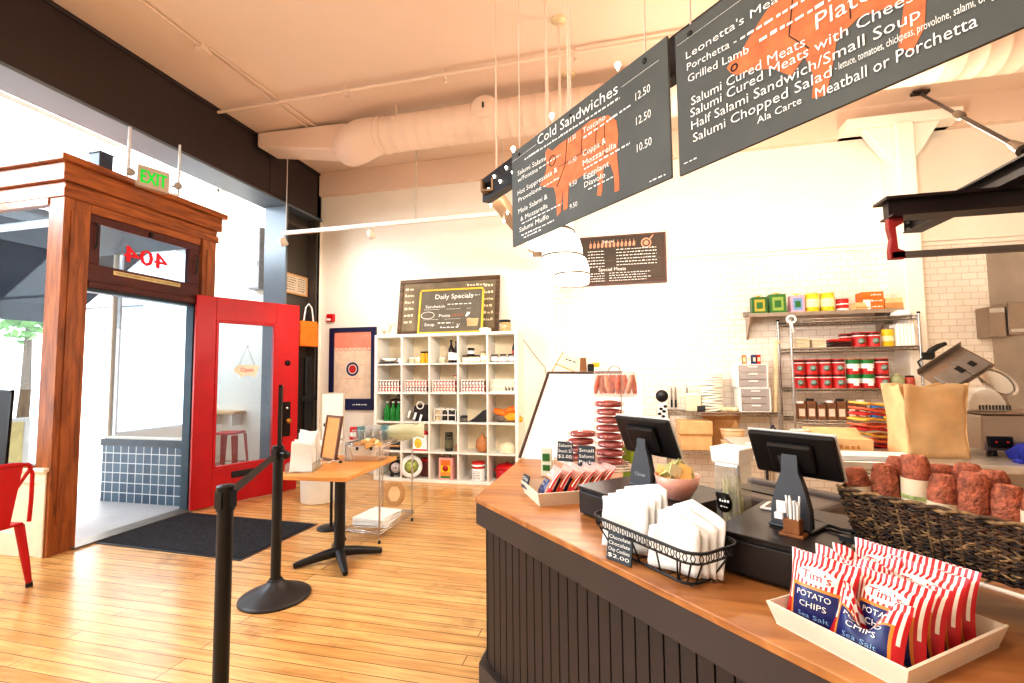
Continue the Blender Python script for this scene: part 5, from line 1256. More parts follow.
b.dash(-2.585 - u0, -2.30 - u0, 2.884 - z0, .003, n=1, gap=0, y=-.004); b.dash(-1.575 - u0, -1.345 - u0, 2.858 - z0, .003, n=1, gap=0, y=-.004)
tx('Salumi Salami', -2.514, 2.768, -2.20, .045, -.02); tx('w/Fontina', -2.514, 2.722, -2.285, .042, -.01)
b.dash(-2.27 - u0, -2.06 - u0, 2.72 - z0, .012, n=6, y=-.004)
tx('Hot Soppressata &', -2.517, 2.637, -2.09, .045); tx('Provolone', -2.507, 2.588, -2.25, .042)
b.dash(-2.23 - u0, -2.07 - u0, 2.592 - z0, .012, n=5, y=-.004)
tx('Mole Salami &', -2.509, 2.513, -2.19, .045); tx('& Mozzarella', -2.485, 2.458, -2.19, .042)
b.dash(-2.47 - u0, -2.05 - u0, 2.435 - z0, .012, n=10, y=-.004)
tx('Salumi Muffo', -2.50, 2.39, -2.18, .045); b.dash(-2.477 - u0, -2.13 - u0, 2.36 - z0, .012, n=9, y=-.004); b.dash(-2.45 - u0, -2.25 - u0, 2.34 - z0, .012, n=5, y=-.004)
for (s, z) in (('11.50', 2.76), ('11.50', 2.635), ('9.50', 2.505), ('9.50', 2.385)): tx(s, -1.985, z, -1.92, .038)
tx('Toscano', -1.863, 2.755, -1.69, .045); b.dash(-1.86 - u0, -1.52 - u0, 2.728 - z0, .014, n=9, y=-.004, shear=.01)
tx('Coppa &', -1.867, 2.633, -1.69, .045); tx('Mozzarella', -1.868, 2.581, -1.62, .045); b.dash(-1.86 - u0, -1.53 - u0, 2.558 - z0, .014, n=9, y=-.004)
tx('Eggplant', -1.863, 2.508, -1.672, .043); tx('Diavolo', -1.86, 2.462, -1.70, .043); b.dash(-1.83 - u0, -1.64 - u0, 2.44 - z0, .012, n=5, y=-.004)
for z in (2.745, 2.628, 2.50): tx('12.50' if z > 2.6 else '10.50', -1.488, z, -1.40, .055)
b.dash(-1.42 - u0, -1.33 - u0, 2.335 - z0, .008, n=3, y=-.004)
b.obj('lettering', CHALKW, m1)
hang(m1, [.09, .62, 1.16], .63, CZ - z0)
u1, z0b = -1.262, 2.305
m2 = board_frame('right hanging menu board listing cured meats, salads and porchetta, cut by the frame', u1, .12, z0b, 2.918)
pig2 = [(-1.017, 2.615), (-1.03, 2.64), (-1.01, 2.66), (-.969, 2.672), (-.92, 2.72), (-.87, 2.76), (-.80, 2.79), (-.74, 2.76), (-.66, 2.74), (-.50, 2.76), (-.40, 2.75), (-.32, 2.70), (-.29, 2.62), (-.28, 2.52), (-.265, 2.42), (-.30, 2.40), (-.32, 2.50), (-.36, 2.55), (-.44, 2.53), (-.45, 2.42), (-.48, 2.37), (-.51, 2.40), (-.49, 2.52), (-.60, 2.55), (-.66, 2.52), (-.68, 2.42), (-.70, 2.36), (-.74, 2.37), (-.73, 2.44), (-.755, 2.52), (-.80, 2.48), (-.86, 2.54), (-.93, 2.575), (-.99, 2.59)]
pig_shape(m2, pig2, u1, z0b, cuts=[[(-.78, 2.76), (-.80, 2.62), (-.74, 2.54)], [(-.62, 2.74), (-.62, 2.56)], [(-.46, 2.75), (-.48, 2.55)]], eye=(-1.0, 2.625, .012))
b = B()
def t2(s, u, z, u2, size, dz=0): b.text(s, u - u1, z - z0b, (u2 - u), size, shear=dz, y=-.004)
b.dash(-1.25 - u1, .1 - u1, 2.862 - z0b, .003, n=1, gap=0, y=-.004, shear=-.06)
t2("Leonetta's Meatballs", -1.207, 2.778, -.70, .046, -.02); t2('Porchetta -', -1.204, 2.728, -.985, .044, -.02); b.dash(-.97 - u1, -.30 - u1, 2.712 - z0b, .018, n=20, y=-.004, shear=-.02)
t2('Grilled Lamb', -1.202, 2.676, -.94, .046, -.03); b.dash(-.90 - u1, -.34 - u1, 2.66 - z0b, .018, n=16, y=-.004, shear=-.02)
t2('Plates', -.716, 2.585, -.53, .078); 
t2('Salumi Cured Meats', -1.189, 2.572, -.75, .052, -.018); t2('Salumi Cured Meats with Cheese', -1.195, 2.524, -.44, .052, -.015)
t2('Half Salami Sandwich/Small Soup', -1.193, 2.472, -.456, .052, -.02); t2('Salumi Chopped Salad', -1.187, 2.417, -.678, .052, -.006)
t2('- lettuce, tomatoes, chickpeas, provolone, salami, oregano', -.668, 2.42, -.29, .034, -.012)
t2('Ala Carte', -.921, 2.37, -.77, .036); t2('Meatball or Porchetta', -.727, 2.36, -.347, .052, -.004)
b.dash(-1.235 - u1, -1.17 - u1, 2.345 - z0b, .008, n=3, y=-.004)
b.obj('lettering', CHALKW, m2)
hang(m2, [.075, .65, 1.25], .613, CZ - z0b)

# light channel frame hung behind the boards, with a string of small bulbs
fx = thing('light_channel', 'dark steel light channel with small bulbs hung behind the menu boards', 'light fixture', (0, 0, 0))
CH_ = pm('channel_dark', (52, 50, 52), .3, .5)
b = B()
b.mm(-3.27, .2, 1.74, 1.75, 2.86, 3.05, 0, T(0, 0, 0, R45)).mm(-3.27, .2, 1.75, 1.81, 2.86, 2.875, 0, T(0, 0, 0, R45)).mm(-3.27, .2, 1.75, 1.81, 3.035, 3.05, 0, T(0, 0, 0, R45))
b.obj('long_channel', CH_, fx)
B().mm(-1.06, -.96, 3.42, 5.6, 2.90, 2.915).mm(-1.06, -1.045, 3.42, 5.6, 2.915, 3.0).mm(-.975, -.96, 3.42, 5.6, 2.915, 3.0).obj('side_channel', pm('channel_lit', (150, 118, 88), .4, .4), fx)  # brown is the lit face of the dark channel, painted as its colour
for (uu, zz) in ((-3.1, CZ), (-2.2, CZ), (-1.0, CZ)):
    p = UV(uu, 1.775, 3.05); B().tube([p, (p[0], p[1], zz)], .007, 6).obj('suspension_rod', DUCT, fx)
BULB = pm('bulb_glow', (255, 246, 226), .4, emit=6)
def bulb(p, r=.016): B().lathe([(.004, -r * 1.6), (r * .5, -r * .9), (r, 0), (r * .7, r * .75), (0, r)], 10, c=p).obj('bulb', BULB, fx)
for k in range(10):
    bulb((-1.01 + .045 * (-1) ** k, 3.46 + .22 * k, 2.885), .013)
for k in range(7): bulb(UV(-3.25 + .09 * k, 1.735, 3.0 - .07 * (k % 2)), .011)
for (uu, zz) in ((-2.38, 3.16), (-1.78, 3.15), (-2.86, 3.14), (-1.32, 2.80), (-.6, 3.1)): bulb(UV(uu, 1.78, zz), .018)

# pendants over the deli case
pm_sh = pm('opal_shade', (255, 250, 240), .4, emit=.85)
for k, y in enumerate((3.30, 4.04, 4.84)):
    t = thing('pendant_lamp', 'white glass pendant lamp over the deli case, %s of three from the camera' % ['nearest', 'middle', 'farthest'][k], 'lamp', (-.51, y, 2.40), group='white pendant lamps')
    B().lathe([(.02, .34), (.05, .335), (.10, .31), (.15, .25), (.175, .16), (.178, .09), (.17, .0), (.16, .0), (.165, .09), (.09, .29), (0, .32)], 32).obj('glass_shade', pm_sh, t)
    B().lathe([(.182, .085), (.186, .092), (.182, .10)], 32, cap=False).obj('metal_band', pm('band_brass', (96, 80, 62), .4, .3), t)
    B().cyl((0, 0, .335), (0, 0, .40), .03, .018, 14).obj('cap', GOLD, t)
    B().tube([(0, 0, .4), (0, 0, CZ - 2.40)], .011, 8).obj('stem', DUCT, t)
    B().lathe([(.02, -.03), (.055, -.018), (.07, -.004), (.07, 0), (0, 0)], 20, c=(0, 0, CZ - 2.40)).obj('ceiling_canopy', pm('canopy_cream', (226, 206, 166), .35, .3), t)

# ================================================================== hung steel canopy frame, right
cf = thing('steel_canopy_frame', 'black steel canopy frame with red brackets hung from tie rods at the right', 'frame', (.075, .02, .0))
BRZ = pm('black_brown_steel', (28, 15, 15), .4, .2, var=.08)
B().mm(1.47, 3.2, 3.17, 3.23, 2.40, 2.49).mm(1.44, 3.2, 3.12, 3.28, 2.49, 2.505).mm(1.47, 3.2, 3.13, 3.27, 2.39, 2.402).obj('front_beam', BRZ, cf)
B().mm(1.98, 2.10, 1.6, 4.05, 2.505, 2.515).mm(1.98, 2.10, 1.6, 4.05, 2.60, 2.612).mm(2.03, 2.05, 1.6, 4.05, 2.515, 2.60).mm(1.99, 2.09, 4.045, 4.055, 2.51, 2.61).obj('cross_beam', BRZ, cf)
b = B()
for z in (2.535, 2.585):
    for x in (2.01, 2.07): b.lathe([(.012, 0), (.012, .012), (0, .013)], 6, 0, M=T(x, 4.045, z, rx=PI / 2), smooth=False)
b.obj('bolt', ZINC, cf)
RBR = pm('red_bracket', (128, 24, 24), .4, var=.08)
for x in (1.48, 2.20):
    b = B()
    b.prism([(-.01, 0), (.07, 0), (.07, .045), (.035, .06), (.028, .19), (.07, .215), (.07, .25), (-.01, .25), (-.012, .19), (.0, .12), (-.012, .05)], .04, 0, M=T(x, 3.18, 2.143))
    b.obj('red_bracket', RBR, cf, bevel=.004)
B().mm(1.48, 3.2, 3.18, 3.22, 2.15, 2.185).obj('lower_bar', pm('steel_bar', (96, 88, 82), .4, .5), cf)
b = B().tube([(2.04, 3.02, 2.66), (2.65, 4.56, 3.64), (3.26, 6.10, 4.62)], .014, 8)
b.obj('tie_rod', BRZ, cf)
a_, c_ = Vector((2.04, 3.02, 2.66)), Vector((3.26, 6.10, 4.62))
f_ = (c_ - a_).normalized()
TBS = pm('turnbuckle_steel', (120, 108, 92), .4, .6)
B().tube([tuple(a_.lerp(c_, .40)), tuple(a_.lerp(c_, .41)), tuple(a_.lerp(c_, .455)), tuple(a_.lerp(c_, .465))], .03, 8, rs=[.016, .032, .032, .016]).obj('turnbuckle', TBS, cf)
B().tube([tuple(a_), tuple(a_.lerp(c_, .06))], .03, 8, rs=[.034, .022]).obj('clevis', TBS, cf)
B().mm(3.18, 3.34, 6.05, 6.12, 4.60, 4.63).obj('anchor_plate', BLACK, cf)

# ================================================================== back wall menu
bm_ = thing('wall_menu_board', 'dark brown chalk menu board on the tiled back wall behind the pendant lamps', 'menu board', (-.82, BY - .02, 2.65))
B().mm(0, 1.38, -.03, -.012, 0, .67).obj('panel', CHALKB, bm_, bevel=.003)
b = B().mm(0, 1.38, -.036, -.03, 0, .02).mm(0, 1.38, -.036, -.03, .65, .67).mm(0, .02, -.036, -.03, .02, .65).mm(1.36, 1.38, -.036, -.03, .02, .65)
b.obj('frame', pm('menu_frame', (98, 60, 44), .5), bm_)
b = B().tube([(.03, -.034, .05), (1.33, -.034, .05), (1.33, -.034, .55)], .003, 4).obj('border_line', pm('border_rust', (150, 84, 60), .7), bm_)
b = B()
for k in range(12): b.lathe([(.002, -.035), (.016, -.028), (.018, 0), (.014, .03), (.002, .036)], 8, 0, M=T(.40 + .052 * k, -.033, .545, ry=.1), sy=.2).tube([(.40 + .052 * k, -.034, .58), (.40 + .052 * k, -.034, .61)], .003, 4)
b.lathe([(.05, 0), (.068, .001)], 20, 0, M=T(1.13, -.033, .54, rx=PI / 2), cap=False).lathe([(.001, 0), (.032, .001)], 14, 0, M=T(1.13, -.033, .54, rx=PI / 2), cap=False).tube([(1.18, -.034, .59), (1.22, -.034, .64)], .010, 5)
b.obj('drawing', pm('chalk_pink', (232, 164, 134), .8), bm_)
b = B().text('Salumi', .56, .575, .15, .055, y=-.035).text('Special Meats', .50, .19, .36, .065, y=-.035)
for k in range(6):
    b.dash(.36, .58, .46 - .042 * k, .016, n=6, y=-.034).dash(.74, 1.26, .47 - .042 * k, .016, n=12, y=-.034)
for k in range(4): b.dash(.14 + .05 * (k % 2), .58, .155 - .034 * k, .014, n=10, y=-.034).dash(.64, 1.18 - .06 * (k % 2), .155 - .034 * k, .014, n=12, y=-.034)
b.obj('lettering', CHALKW, bm_)

# ================================================================== wall shelf and its goods
wsh = thing('wall_shelf', 'steel wall shelf with bracket above the wire rack', 'shelf', (1.46, BY - .012, 2.17))
SSH = pm('shelf_steel', (178, 164, 150), .4, .6, var=.05)
B().mm(0, 1.70, -.29, 0, -.012, .0).mm(0, 1.70, -.295, -.285, -.045, .0).mm(0, 1.70, -.012, 0, 0, .05).obj('shelf_plate', SSH, wsh, bevel=.003)
for x in (.03, 1.45): B().prism([(-.0, -.30), (-.02, -.30), (-.26, -.03), (-.26, -.012), (0, -.012)], .02, 0, M=Matrix.Translation((x, 0, 0)), axis='x').obj('bracket', SSH, wsh)
def tin(name, label, loc, w, d, h, m, panm, group=None, capm=None):
    t = thing(name, label, 'tin', loc, group=group)
    b = B().mm(-w / 2, w / 2, -d / 2, d / 2, 0, h)
    b.mm(-w * .34, w * .34, -d / 2 - .003, -d / 2, h * .12, h * .84, 1).mm(-w * .2, w * .2, -d / 2 - .005, -d / 2, h * .28, h * .66, 2)
    b.obj('tin_body', [m, panm, GREEN], t, bevel=.006)
    B().cyl((0, 0, h), (0, 0, h + .02), .02, seg=12).tube([(-.05, 0, h), (-.04, 0, h + .02), (.04, 0, h + .02), (.05, 0, h)], .004, 5).obj('cap', capm or GOLD, t)
WZ, WY = 2.172, 6.25
OLV = pm('oil_green', (48, 104, 44), .4, var=.08)
tin('oil_tin', 'dark green oil tin at the left end of the wall shelf', (1.60, WY, WZ), .17, .11, .20, OLV, pm('tin_gold', (186, 170, 70), .4), 'green oil tins on the wall shelf')
tin('oil_tin', 'taller green oil tin second from the left on the wall shelf', (1.80, WY, WZ), .18, .11, .225, pm('oil_green2', (58, 118, 52), .4), pm('tin_lime', (150, 176, 84), .4), 'green oil tins on the wall shelf')
tin('biscuit_tin', 'pink and blue rectangular tin on the wall shelf right of the green tins', (2.015, WY, WZ), .15, .10, .20, pm('tin_pink', (226, 170, 190), .45), pm('tin_blue', (120, 160, 206), .45), None, YEL)
def drum(name, label, cat, loc, r, h, mats, bands, lid=None, group=None):
    t = thing(name, label, cat, loc, group=group)
    b = B().lathe([(r * .96, 0), (r, .004), (r, h - .004), (r * .96, h)], 20, 0)
    for (a, c, mi) in bands: b.lathe([(r * 1.012, h * a), (r * 1.012, h * c)], 20, mi, cap=False)
    b.obj('can_body', mats, t)
    B().lathe([(r * 1.03, h - .004), (r * 1.03, h + .004), (r * .9, h + .004), (r * .88, h), (0, h)], 20).obj('lid', lid or ZINC, t)
    return t
OLY = pm('olive_yellow', (222, 206, 40), .5, var=.1, scale=40)
for k, x in enumerate((2.185, 2.345)):
    drum('olive_jar', ['left', 'right'][k] + ' one of two yellow-green jars with pale labels on the wall shelf', 'jar', (x, WY, WZ), .072, .21, [OLY, pm('pale_label2', (246, 236, 190), .5)], [(.25, .72, 1)], YEL, 'yellow jars on the wall shelf')
drum('sauce_tin', 'small red and white tin on the wall shelf beside the yellow jars', 'tin', (2.50, WY, WZ), .062, .135, [PAPER, REDL, BLACK], [(.62, .98, 1), (.2, .5, 1)], pm('dark_red_lid', (120, 26, 24), .4))
t = thing('flat_carton', 'flat tan carton in front of the orange boxes on the wall shelf', 'carton', (2.66, WY - .05, WZ), .2)
B().box((0, 0, .04), (.17, .10, .08), taper=(.95, .9)).obj('carton', KRAFT, t, bevel=.004)
B().mm(-.085, .085, -.055, -.05, .02, .03).obj('tape', CARD, t)
t = thing('orange_box', 'stack of orange printed boxes with a white panel on the wall shelf', 'box', (2.78, WY, WZ))
ORX = pm('box_orange', (238, 120, 40), .5, var=.05)
for k in range(3): B().mm(-.11, .11, -.08, .08, .068 * k, .068 * k + .066).dash(-.02, .09, .022 + .068 * k, .02, 1, n=4, y=-.082).obj('box', [ORX, PAPER], t, bevel=.003)
B().mm(-.10, -.03, -.088, -.081, .0, .11).obj('white_panel', PAPER, t)
t = thing('cardboard_box', 'two low brown cardboard boxes at the right end of the wall shelf', 'box', (3.02, WY, WZ), -.05)
B().mm(-.12, .12, -.09, .09, 0, .065).obj('box', CARD, t, bevel=.003); B().mm(-.11, .12, -.08, .09, .066, .12).obj('box', KRAFT, t, bevel=.003)

# ================================================================== chrome wire rack
rk = thing('wire_rack', 'chrome four-post wire rack of canned goods against the tiled wall', 'rack', (0, 0, 0))
RX0, RX1, RY0, RY1 = 1.85, 3.10, 5.95, 6.40
for (x, y) in ((RX0, RY0), (RX1, RY0), (RX0, RY1), (RX1, RY1)):
    l = B().cyl((x, y, .0), (x, y, 2.09), .013, seg=12).obj('post', CHROME, rk)
    B().lathe([(.014, 2.085), (.017, 2.09), (.014, 2.105), (0, 2.107)], 12, c=(x, y, 0)).obj('post_cap', BLACK, l)
for z in (.35, .92, 1.27, 1.73, 2.06): wire_shelf(B(), RX0, RX1, RY0, RY1, z, 14, .0065, .035).obj('wire_shelf', ZINC, rk)
CANR = pm('tomato_red', (198, 38, 34), .4, var=.06); CANT = pm('can_teal', (150, 180, 170), .45, var=.2, scale=30); CANG = pm('can_green', (36, 130, 60), .4); CAND = pm('can_dark', (60, 24, 22), .4)
def big_can(label, loc, kind, group):
    t = thing('food_can', label, 'can', loc, group=group)
    r, h = .064, .163
    b = B().lathe([(r, 0), (r * 1.03, .003), (r, .008), (r, h - .008), (r * 1.03, h - .003), (r, h)], 20, 0)
    if kind == 'red':
        b.lathe([(r * 1.01, h * .72), (r * 1.01, h * .78)], 20, 1, cap=False).lathe([(r * 1.01, h * .82), (r * 1.01, h * .93)], 20, 3, cap=False)
        b.lathe([(.001, .002), (.034, 0)], 16, 2, M=T(0, -r * 1.005, h * .38, rx=PI / 2))
    else:
        b.lathe([(r * 1.012, h * .66), (r * 1.012, h * .95)], 20, 4, cap=False).lathe([(r * 1.012, h * .34), (r * 1.012, h * .66)], 20, 1, cap=False).lathe([(r * 1.012, h * .05), (r * 1.012, h * .34)], 20, 0, cap=False)
        b.box((0, -r * 1.02, h * .26), (.05, .006, .03), 1)
    b.obj('can_body', [CANR, PAPER, CANT, CAND, CANG], t)
    B().lathe([(r * .98, h - .001), (r * .9, h - .003), (0, h - .003)], 18).obj('lid', ZINC, t)
    return t
first = {}
for row, zz in enumerate((1.277, 1.441)):
    for k, x in enumerate((1.93, 2.065, 2.20, 2.335, 2.48, 2.62, 2.76)):
        kd = 'tri' if k in (4, 5) else 'red'
        lab = '%s can from the left, %s layer of the middle rack shelf' % (['first red', 'second red', 'third red', 'fourth red', 'left green and white', 'right green and white', 'rightmost red'][k], ['lower', 'upper'][row])
        g = 'red cans on the wire rack' if kd == 'red' else 'green and white cans on the wire rack'
        if kd not in first: first[kd] = big_can(lab, (x, 6.03, zz), kd, g)
        else: dup(first[kd], (x, 6.03, zz), None, lab)
for k, x in enumerate((2.56, 2.70)): dup(first['red'], (x, 6.04, 1.737), None, ['left', 'right'][k] + ' of two red cans on the upper rack shelf', 'red cans on the upper rack shelf')
dup(first['red'], (2.50, 6.22, 1.737), None, 'red can half hidden behind the red trays on the upper rack shelf', 'red cans on the upper rack shelf')
drum('yellow_can', 'bright yellow can on the upper rack shelf beside the red cans', 'can', (2.84, 6.04, 1.737), .055, .19, [YEL, pm('pale_label2', (246, 236, 190), .5)], [(.3, .6, 1)])
for k in range(2):
    t = thing('plate_stack', ['left', 'right'][k] + ' stack of pale paper plates on the upper rack shelf', 'plates', (1.98 + .16 * k, 6.05, 1.737), group='paper plate stacks on the rack')
    for j in range(7 - k): B().box((random.uniform(-.003, .003), 0, .008 + .016 * j), (.135, .14, .012)).obj('plate', pm('plate_paper', (234, 220, 190), .7, var=.04), t, bevel=.004)
t = thing('red_tray_stack', 'low stack of dark red trays on the upper rack shelf', 'trays', (2.36, 6.05, 1.737))
for j in range(3): B().box((0, 0, .016 + .030 * j), (.19, .15, .026), taper=(1.05, 1.05)).obj('tray', CAND if j < 2 else CANR, t, bevel=.004)
t = thing('white_carton', 'white carton of folded sheets at the right end of the upper rack shelf', 'carton', (2.99, 6.06, 1.737))
B().box((0, 0, .12), (.18, .16, .24), taper=(.96, .9)).obj('carton', PAPER, t, bevel=.004)
for k in range(5): B().box((-.07 + .035 * k, -.07, .13), (.004, .03, .25)).obj('sheet', PAPER, t)
SPICE = pm('dark_spice', (132, 88, 58), .5, var=.1); SPJ = glass('jar_glass', (230, 220, 206), .08, .05, .1)
for k, x in enumerate((1.935, 2.035, 2.135, 2.235, 2.335, 2.435, 2.535)):
    h = (.20, .23, .19, .21, .23, .21, .22)[k]
    t = thing('spice_jar', ['first', 'second', 'third', 'fourth', 'fifth', 'sixth', 'seventh'][k] + ' jar from the left among dark labelled jars on the lower rack shelf', 'jar', (x, 6.03, .927), group='labelled jars on the wire rack')
    B().box((0, 0, h * .45), (.088, .088, h * .88)).mm(-.030, .030, -.046, -.044, .035, .12, 1).obj('jar_body', [SPICE, pm('label_paper', (236, 216, 196), .6)], t, bevel=.01)
    B().cyl((0, 0, h * .89), (0, 0, h), .040, seg=16).obj('lid', [PAPER, BLACK, ZINC][k % 3], t)
t = thing('crisp_packet_pile', 'blue and yellow packets on the lower rack shelf right of the jars', 'packets', (2.74, 6.03, .927))
for k in range(4): B().box((-.05 + .05 * (k % 2), .0, .05 + .09 * (k // 2)), (.12, .07, .085), taper=(.9, .5)).obj('packet', [pm('pack_blue', (40, 120, 190), .4), YEL, pm('pack_blue', (40, 120, 190), .4), pm('pack_teal', (90, 160, 190), .4)][k], t, bevel=.01)
t = thing('ceramic_pot', 'pale green round pot on the middle rack shelf right of the cans', 'pot', (2.90, 6.03, 1.277))
B().lathe([(.05, 0), (.065, .02), (.07, .10), (.05, .13), (.04, .135), (0, .13)], 20).obj('pot_body', pm('pot_green', (168, 172, 128), .5, var=.1), t)
B().lathe([(.045, .135), (.03, .15), (.012, .155), (0, .17)], 16).obj('lid', pm('pot_green2', (190, 184, 140), .5), t)
t = thing('meat_jar', 'reddish jar next to the right post on the middle rack shelf', 'jar', (3.02, 6.03, 1.277))
B().lathe([(.04, 0), (.045, .01), (.045, .10), (.036, .12)], 18).obj('jar_body', pm('meat_red', (190, 84, 66), .4, var=.15, scale=40), t)
B().lathe([(.04, .12), (.04, .135), (0, .137)], 16).obj('lid', CAND, t)
t = thing('tape_roll', 'white rope loop around the top of the left rack post', 'rope', (1.85, 5.93, 2.03))
B().tube([(.045 * math.cos(2 * PI * k / 18), -.012, .03 + .04 * math.sin(2 * PI * k / 18)) for k in range(18)], .012, 8, closed=True).obj('loop', PAPER, t)
B().tube([(.0, -.02, .0), (.01, -.03, -.12)], .008, 6).obj('rope_end', PAPER, t)
t = thing('white_cloth', 'crumpled white cloth on the right end of the rack top', 'cloth', (3.02, 6.1, 2.065))
B().lathe([(.02, 0), (.10, .01), (.09, .05), (.05, .075), (0, .07)], 18, wob=lambda a, f: 1 + .15 * math.sin(5 * a + 3 * f)).obj('cloth_body', PAPER, t)
B().box((.06, -.12, -.02), (.06, .012, .06), taper=(.7, 1)).obj('hanging_corner', PAPER, t)
t = thing('wooden_board', 'long pale wooden board standing left of the rack', 'board', (1.70, 6.15, .990), 0, rot=(0, .06, .1))
B().mm(-.015, .015, -.03, .03, 0, .81).obj('plank', CRM, t, bevel=.004)
B().box((.01, 0, .83), (.05, .05, .05)).obj('cap_block', CRM, t, bevel=.008)
t = thing('handheld_scanner', 'black handheld device with cable hooked on the right post of the rack', 'scanner', (3.16, 5.90, 1.62))
B().tube([(-.05, 0, -.02), (.0, -.02, .06), (.06, -.02, .10), (.13, -.02, .13)], .03, 10, rs=[.025, .032, .028, .02]).box((-.03, -.02, .0), (.09, .06, .08)).obj('device_body', BLACKP, t, bevel=.006)
B().tube([(-.05, 0, 0), (-.12, 0, -.06), (-.08, .0, -.16), (.02, -.02, -.22), (.06, -.02, -.30)], .010, 6).obj('cable', BLACKP, t)

# ================================================================== low wire shelves with plastic drawers
r2 = thing('wire_shelving', 'low wire shelving along the tiled wall left of the rack', 'shelving', (0, 0, 0))
for (x, y) in ((.50, 6.06), (1.72, 6.06), (.50, 6.40), (1.72, 6.40)): B().cyl((x, y, 0), (x, y, 1.0 if y < 6.2 else 1.02), .012, seg=10).obj('post', CHROME, r2)
for z in (.52, .985): wire_shelf(B(), .50, 1.72, 6.06, 6.40, z, 14, .006, .03).obj('wire_shelf', ZINC, r2)
DRF = glass('drawer_plastic', (244, 238, 236), .08, .25, .4)
for k in range(2):
    t = thing('plastic_drawer_unit', ['lower', 'upper'][k] + ' white framed clear plastic drawer unit of two on the low wire shelving', 'drawer unit', (1.47 - .02 * k, 6.20, .995 + .285 * k), .08, group='stacked plastic drawer units')
    B().mm(-.17, .17, -.13, .13, 0, .012).mm(-.17, .17, -.13, .13, .268, .28).mm(-.17, -.155, -.13, .13, .012, .268).mm(.155, .17, -.13, .13, .012, .268).obj('frame', PAPER, t, bevel=.004)
    for j in range(3):
        d_ = B().mm(-.15, .15, -.135, .12, .016 + .085 * j, .094 + .085 * j).obj('drawer', DRF, t, bevel=.005)
        B().mm(-.05, .05, -.146, -.135, .07 + .085 * j, .085 + .085 * j).obj('handle', PAPER, d_, bevel=.003)
for k, (x, m) in enumerate(((1.34, PAPER), (1.39, pm('pack_orange', (232, 140, 90), .5)), (1.44, PAPER), (1.50, pm('pack_navy', (40, 56, 110), .5)), (1.55, REDL))):
    b = B().box((0, 0, .055), (.042, .09, .11))
    t = b.obj('spice_packet', [m], None, (x, 6.18, 1.561), 0, label=['white packet at the left of the row', 'orange packet second in the row', 'white packet in the middle of the row', 'navy packet fourth in the row', 'red packet at the right of the row'][k] + ' on top of the plastic drawers', cat='packet', group='packets on top of the plastic drawers', bevel=.004)
    B().mm(-.014, .014, -.047, -.045, .03, .08).obj('label_patch', CRM, t)
t = thing('lid_stack', 'tall pale stack of deli lids on the low wire shelving', 'lids', (1.02, 6.22, .995))
for k in range(14): B().cyl((random.uniform(-.004, .004), 0, .006 + .031 * k), (0, 0, .030 + .031 * k), .13, seg=20).obj('lid', pm('lid_cream', (250, 240, 224), .6), t)
t = thing('paper_box', 'pale carton beside the lid stack on the low wire shelving', 'carton', (.80, 6.22, .995), .1)
B().box((0, 0, .10), (.16, .16, .20)).obj('carton', pm('carton_cream', (250, 232, 204), .6), t, bevel=.005)
B().box((0, 0, .205), (.14, .14, .01)).obj('flap', PAPER, t)
t = thing('card_holder', 'small black card holder standing on the edge of the low wire shelving', 'card holder', (.88, 6.09, .993))
B().box((0, 0, .035), (.09, .03, .07), taper=(1, .6)).obj('holder', BLACK, t, bevel=.004); B().box((0, -.004, .045), (.07, .02, .05)).obj('card', DGREY, t)
t = thing('bread_piece', 'small pile of pale wrapped food left of the plastic drawers', 'food', (1.22, 6.14, .993))
for k in range(3): B().lathe([(.01, 0), (.04, .008), (.045, .03), (.025, .05), (0, .055)], 12, c=(-.06 + .05 * k, .02 * (k % 2), 0)).obj('piece', CRM, t)
for k, x in enumerate((.57, .62, .76)):
    t = thing('kitchen_knife', ['leftmost', 'second', 'third'][k] + ' dark knife hanging upright on the tiled wall above the low shelving', 'knife', (x, 6.40, 1.02), group='knives on the tiled wall')
    B().mm(-.012, .012, -.008, .008, 0, .10).obj('handle', BLACK, t, bevel=.003); B().prism([(-.012, .10), (.012, .10), (.012, .24), (-.008, .28)], .004, 0).obj('blade', STEEL, t)
t = thing('round_strainer', 'round black ladle disc on a stand at the left of the low shelving', 'ladle', (.43, 6.12, .96))
B().lathe([(.001, .02), (.05, .015), (.075, 0), (.07, -.01), (.001, -.012)], 20, 0, M=T(0, -.03, .22, rx=PI / 2)).obj('disc', BLACK, t)
B().cyl((0, 0, -.2), (0, 0, .2), .008, seg=8).obj('stem', ZINC, t)
t = thing('cow_print_mitt', 'black and white spotted mitt below the black ladle disc', 'mitt', (.43, 6.02, .90))
B().box((0, 0, .1), (.12, .03, .2), taper=(.8, .8)).obj('mitt_body', PAPER, t, bevel=.014)
for k in range(5): B().lathe([(.001, .003), (.018, 0)], 9, 0, M=T(random.uniform(-.04, .04), -.016, .04 + .03 * k, rx=PI / 2), sx=1.3).obj('spot', BLACK, t)
t = thing('cardboard_carton', 'tan carton of paper rolls on the lower wire shelf', 'carton', (.80, 6.20, .532), .08)
B().box((0, 0, .09), (.36, .28, .18)).box((0, 0, .27), (.38, .28, .16)).obj('carton', KRAFT, t, bevel=.01)
B().mm(-.19, .19, -.145, -.14, .17, .19).obj('tape', CARD, t)
t = thing('brown_paper_bag', 'folded brown paper leaning against the tiles above the lower wire shelf', 'paper', (1.12, 6.36, .532), 0, rot=(-.06, 0, 0))
B().add([(-.20, 0, .42), (-.10, 0, .0), (.16, 0, 0), (.26, 0, .42)], [(0, 1, 2, 3)]).obj('sheet', CARD, t, solid=.01); B().add([(.12, -.008, .2), (.3, -.008, .05), (.2, -.008, .35)], [(0, 1, 2)]).obj('corner', KRAFT, t, solid=.006)
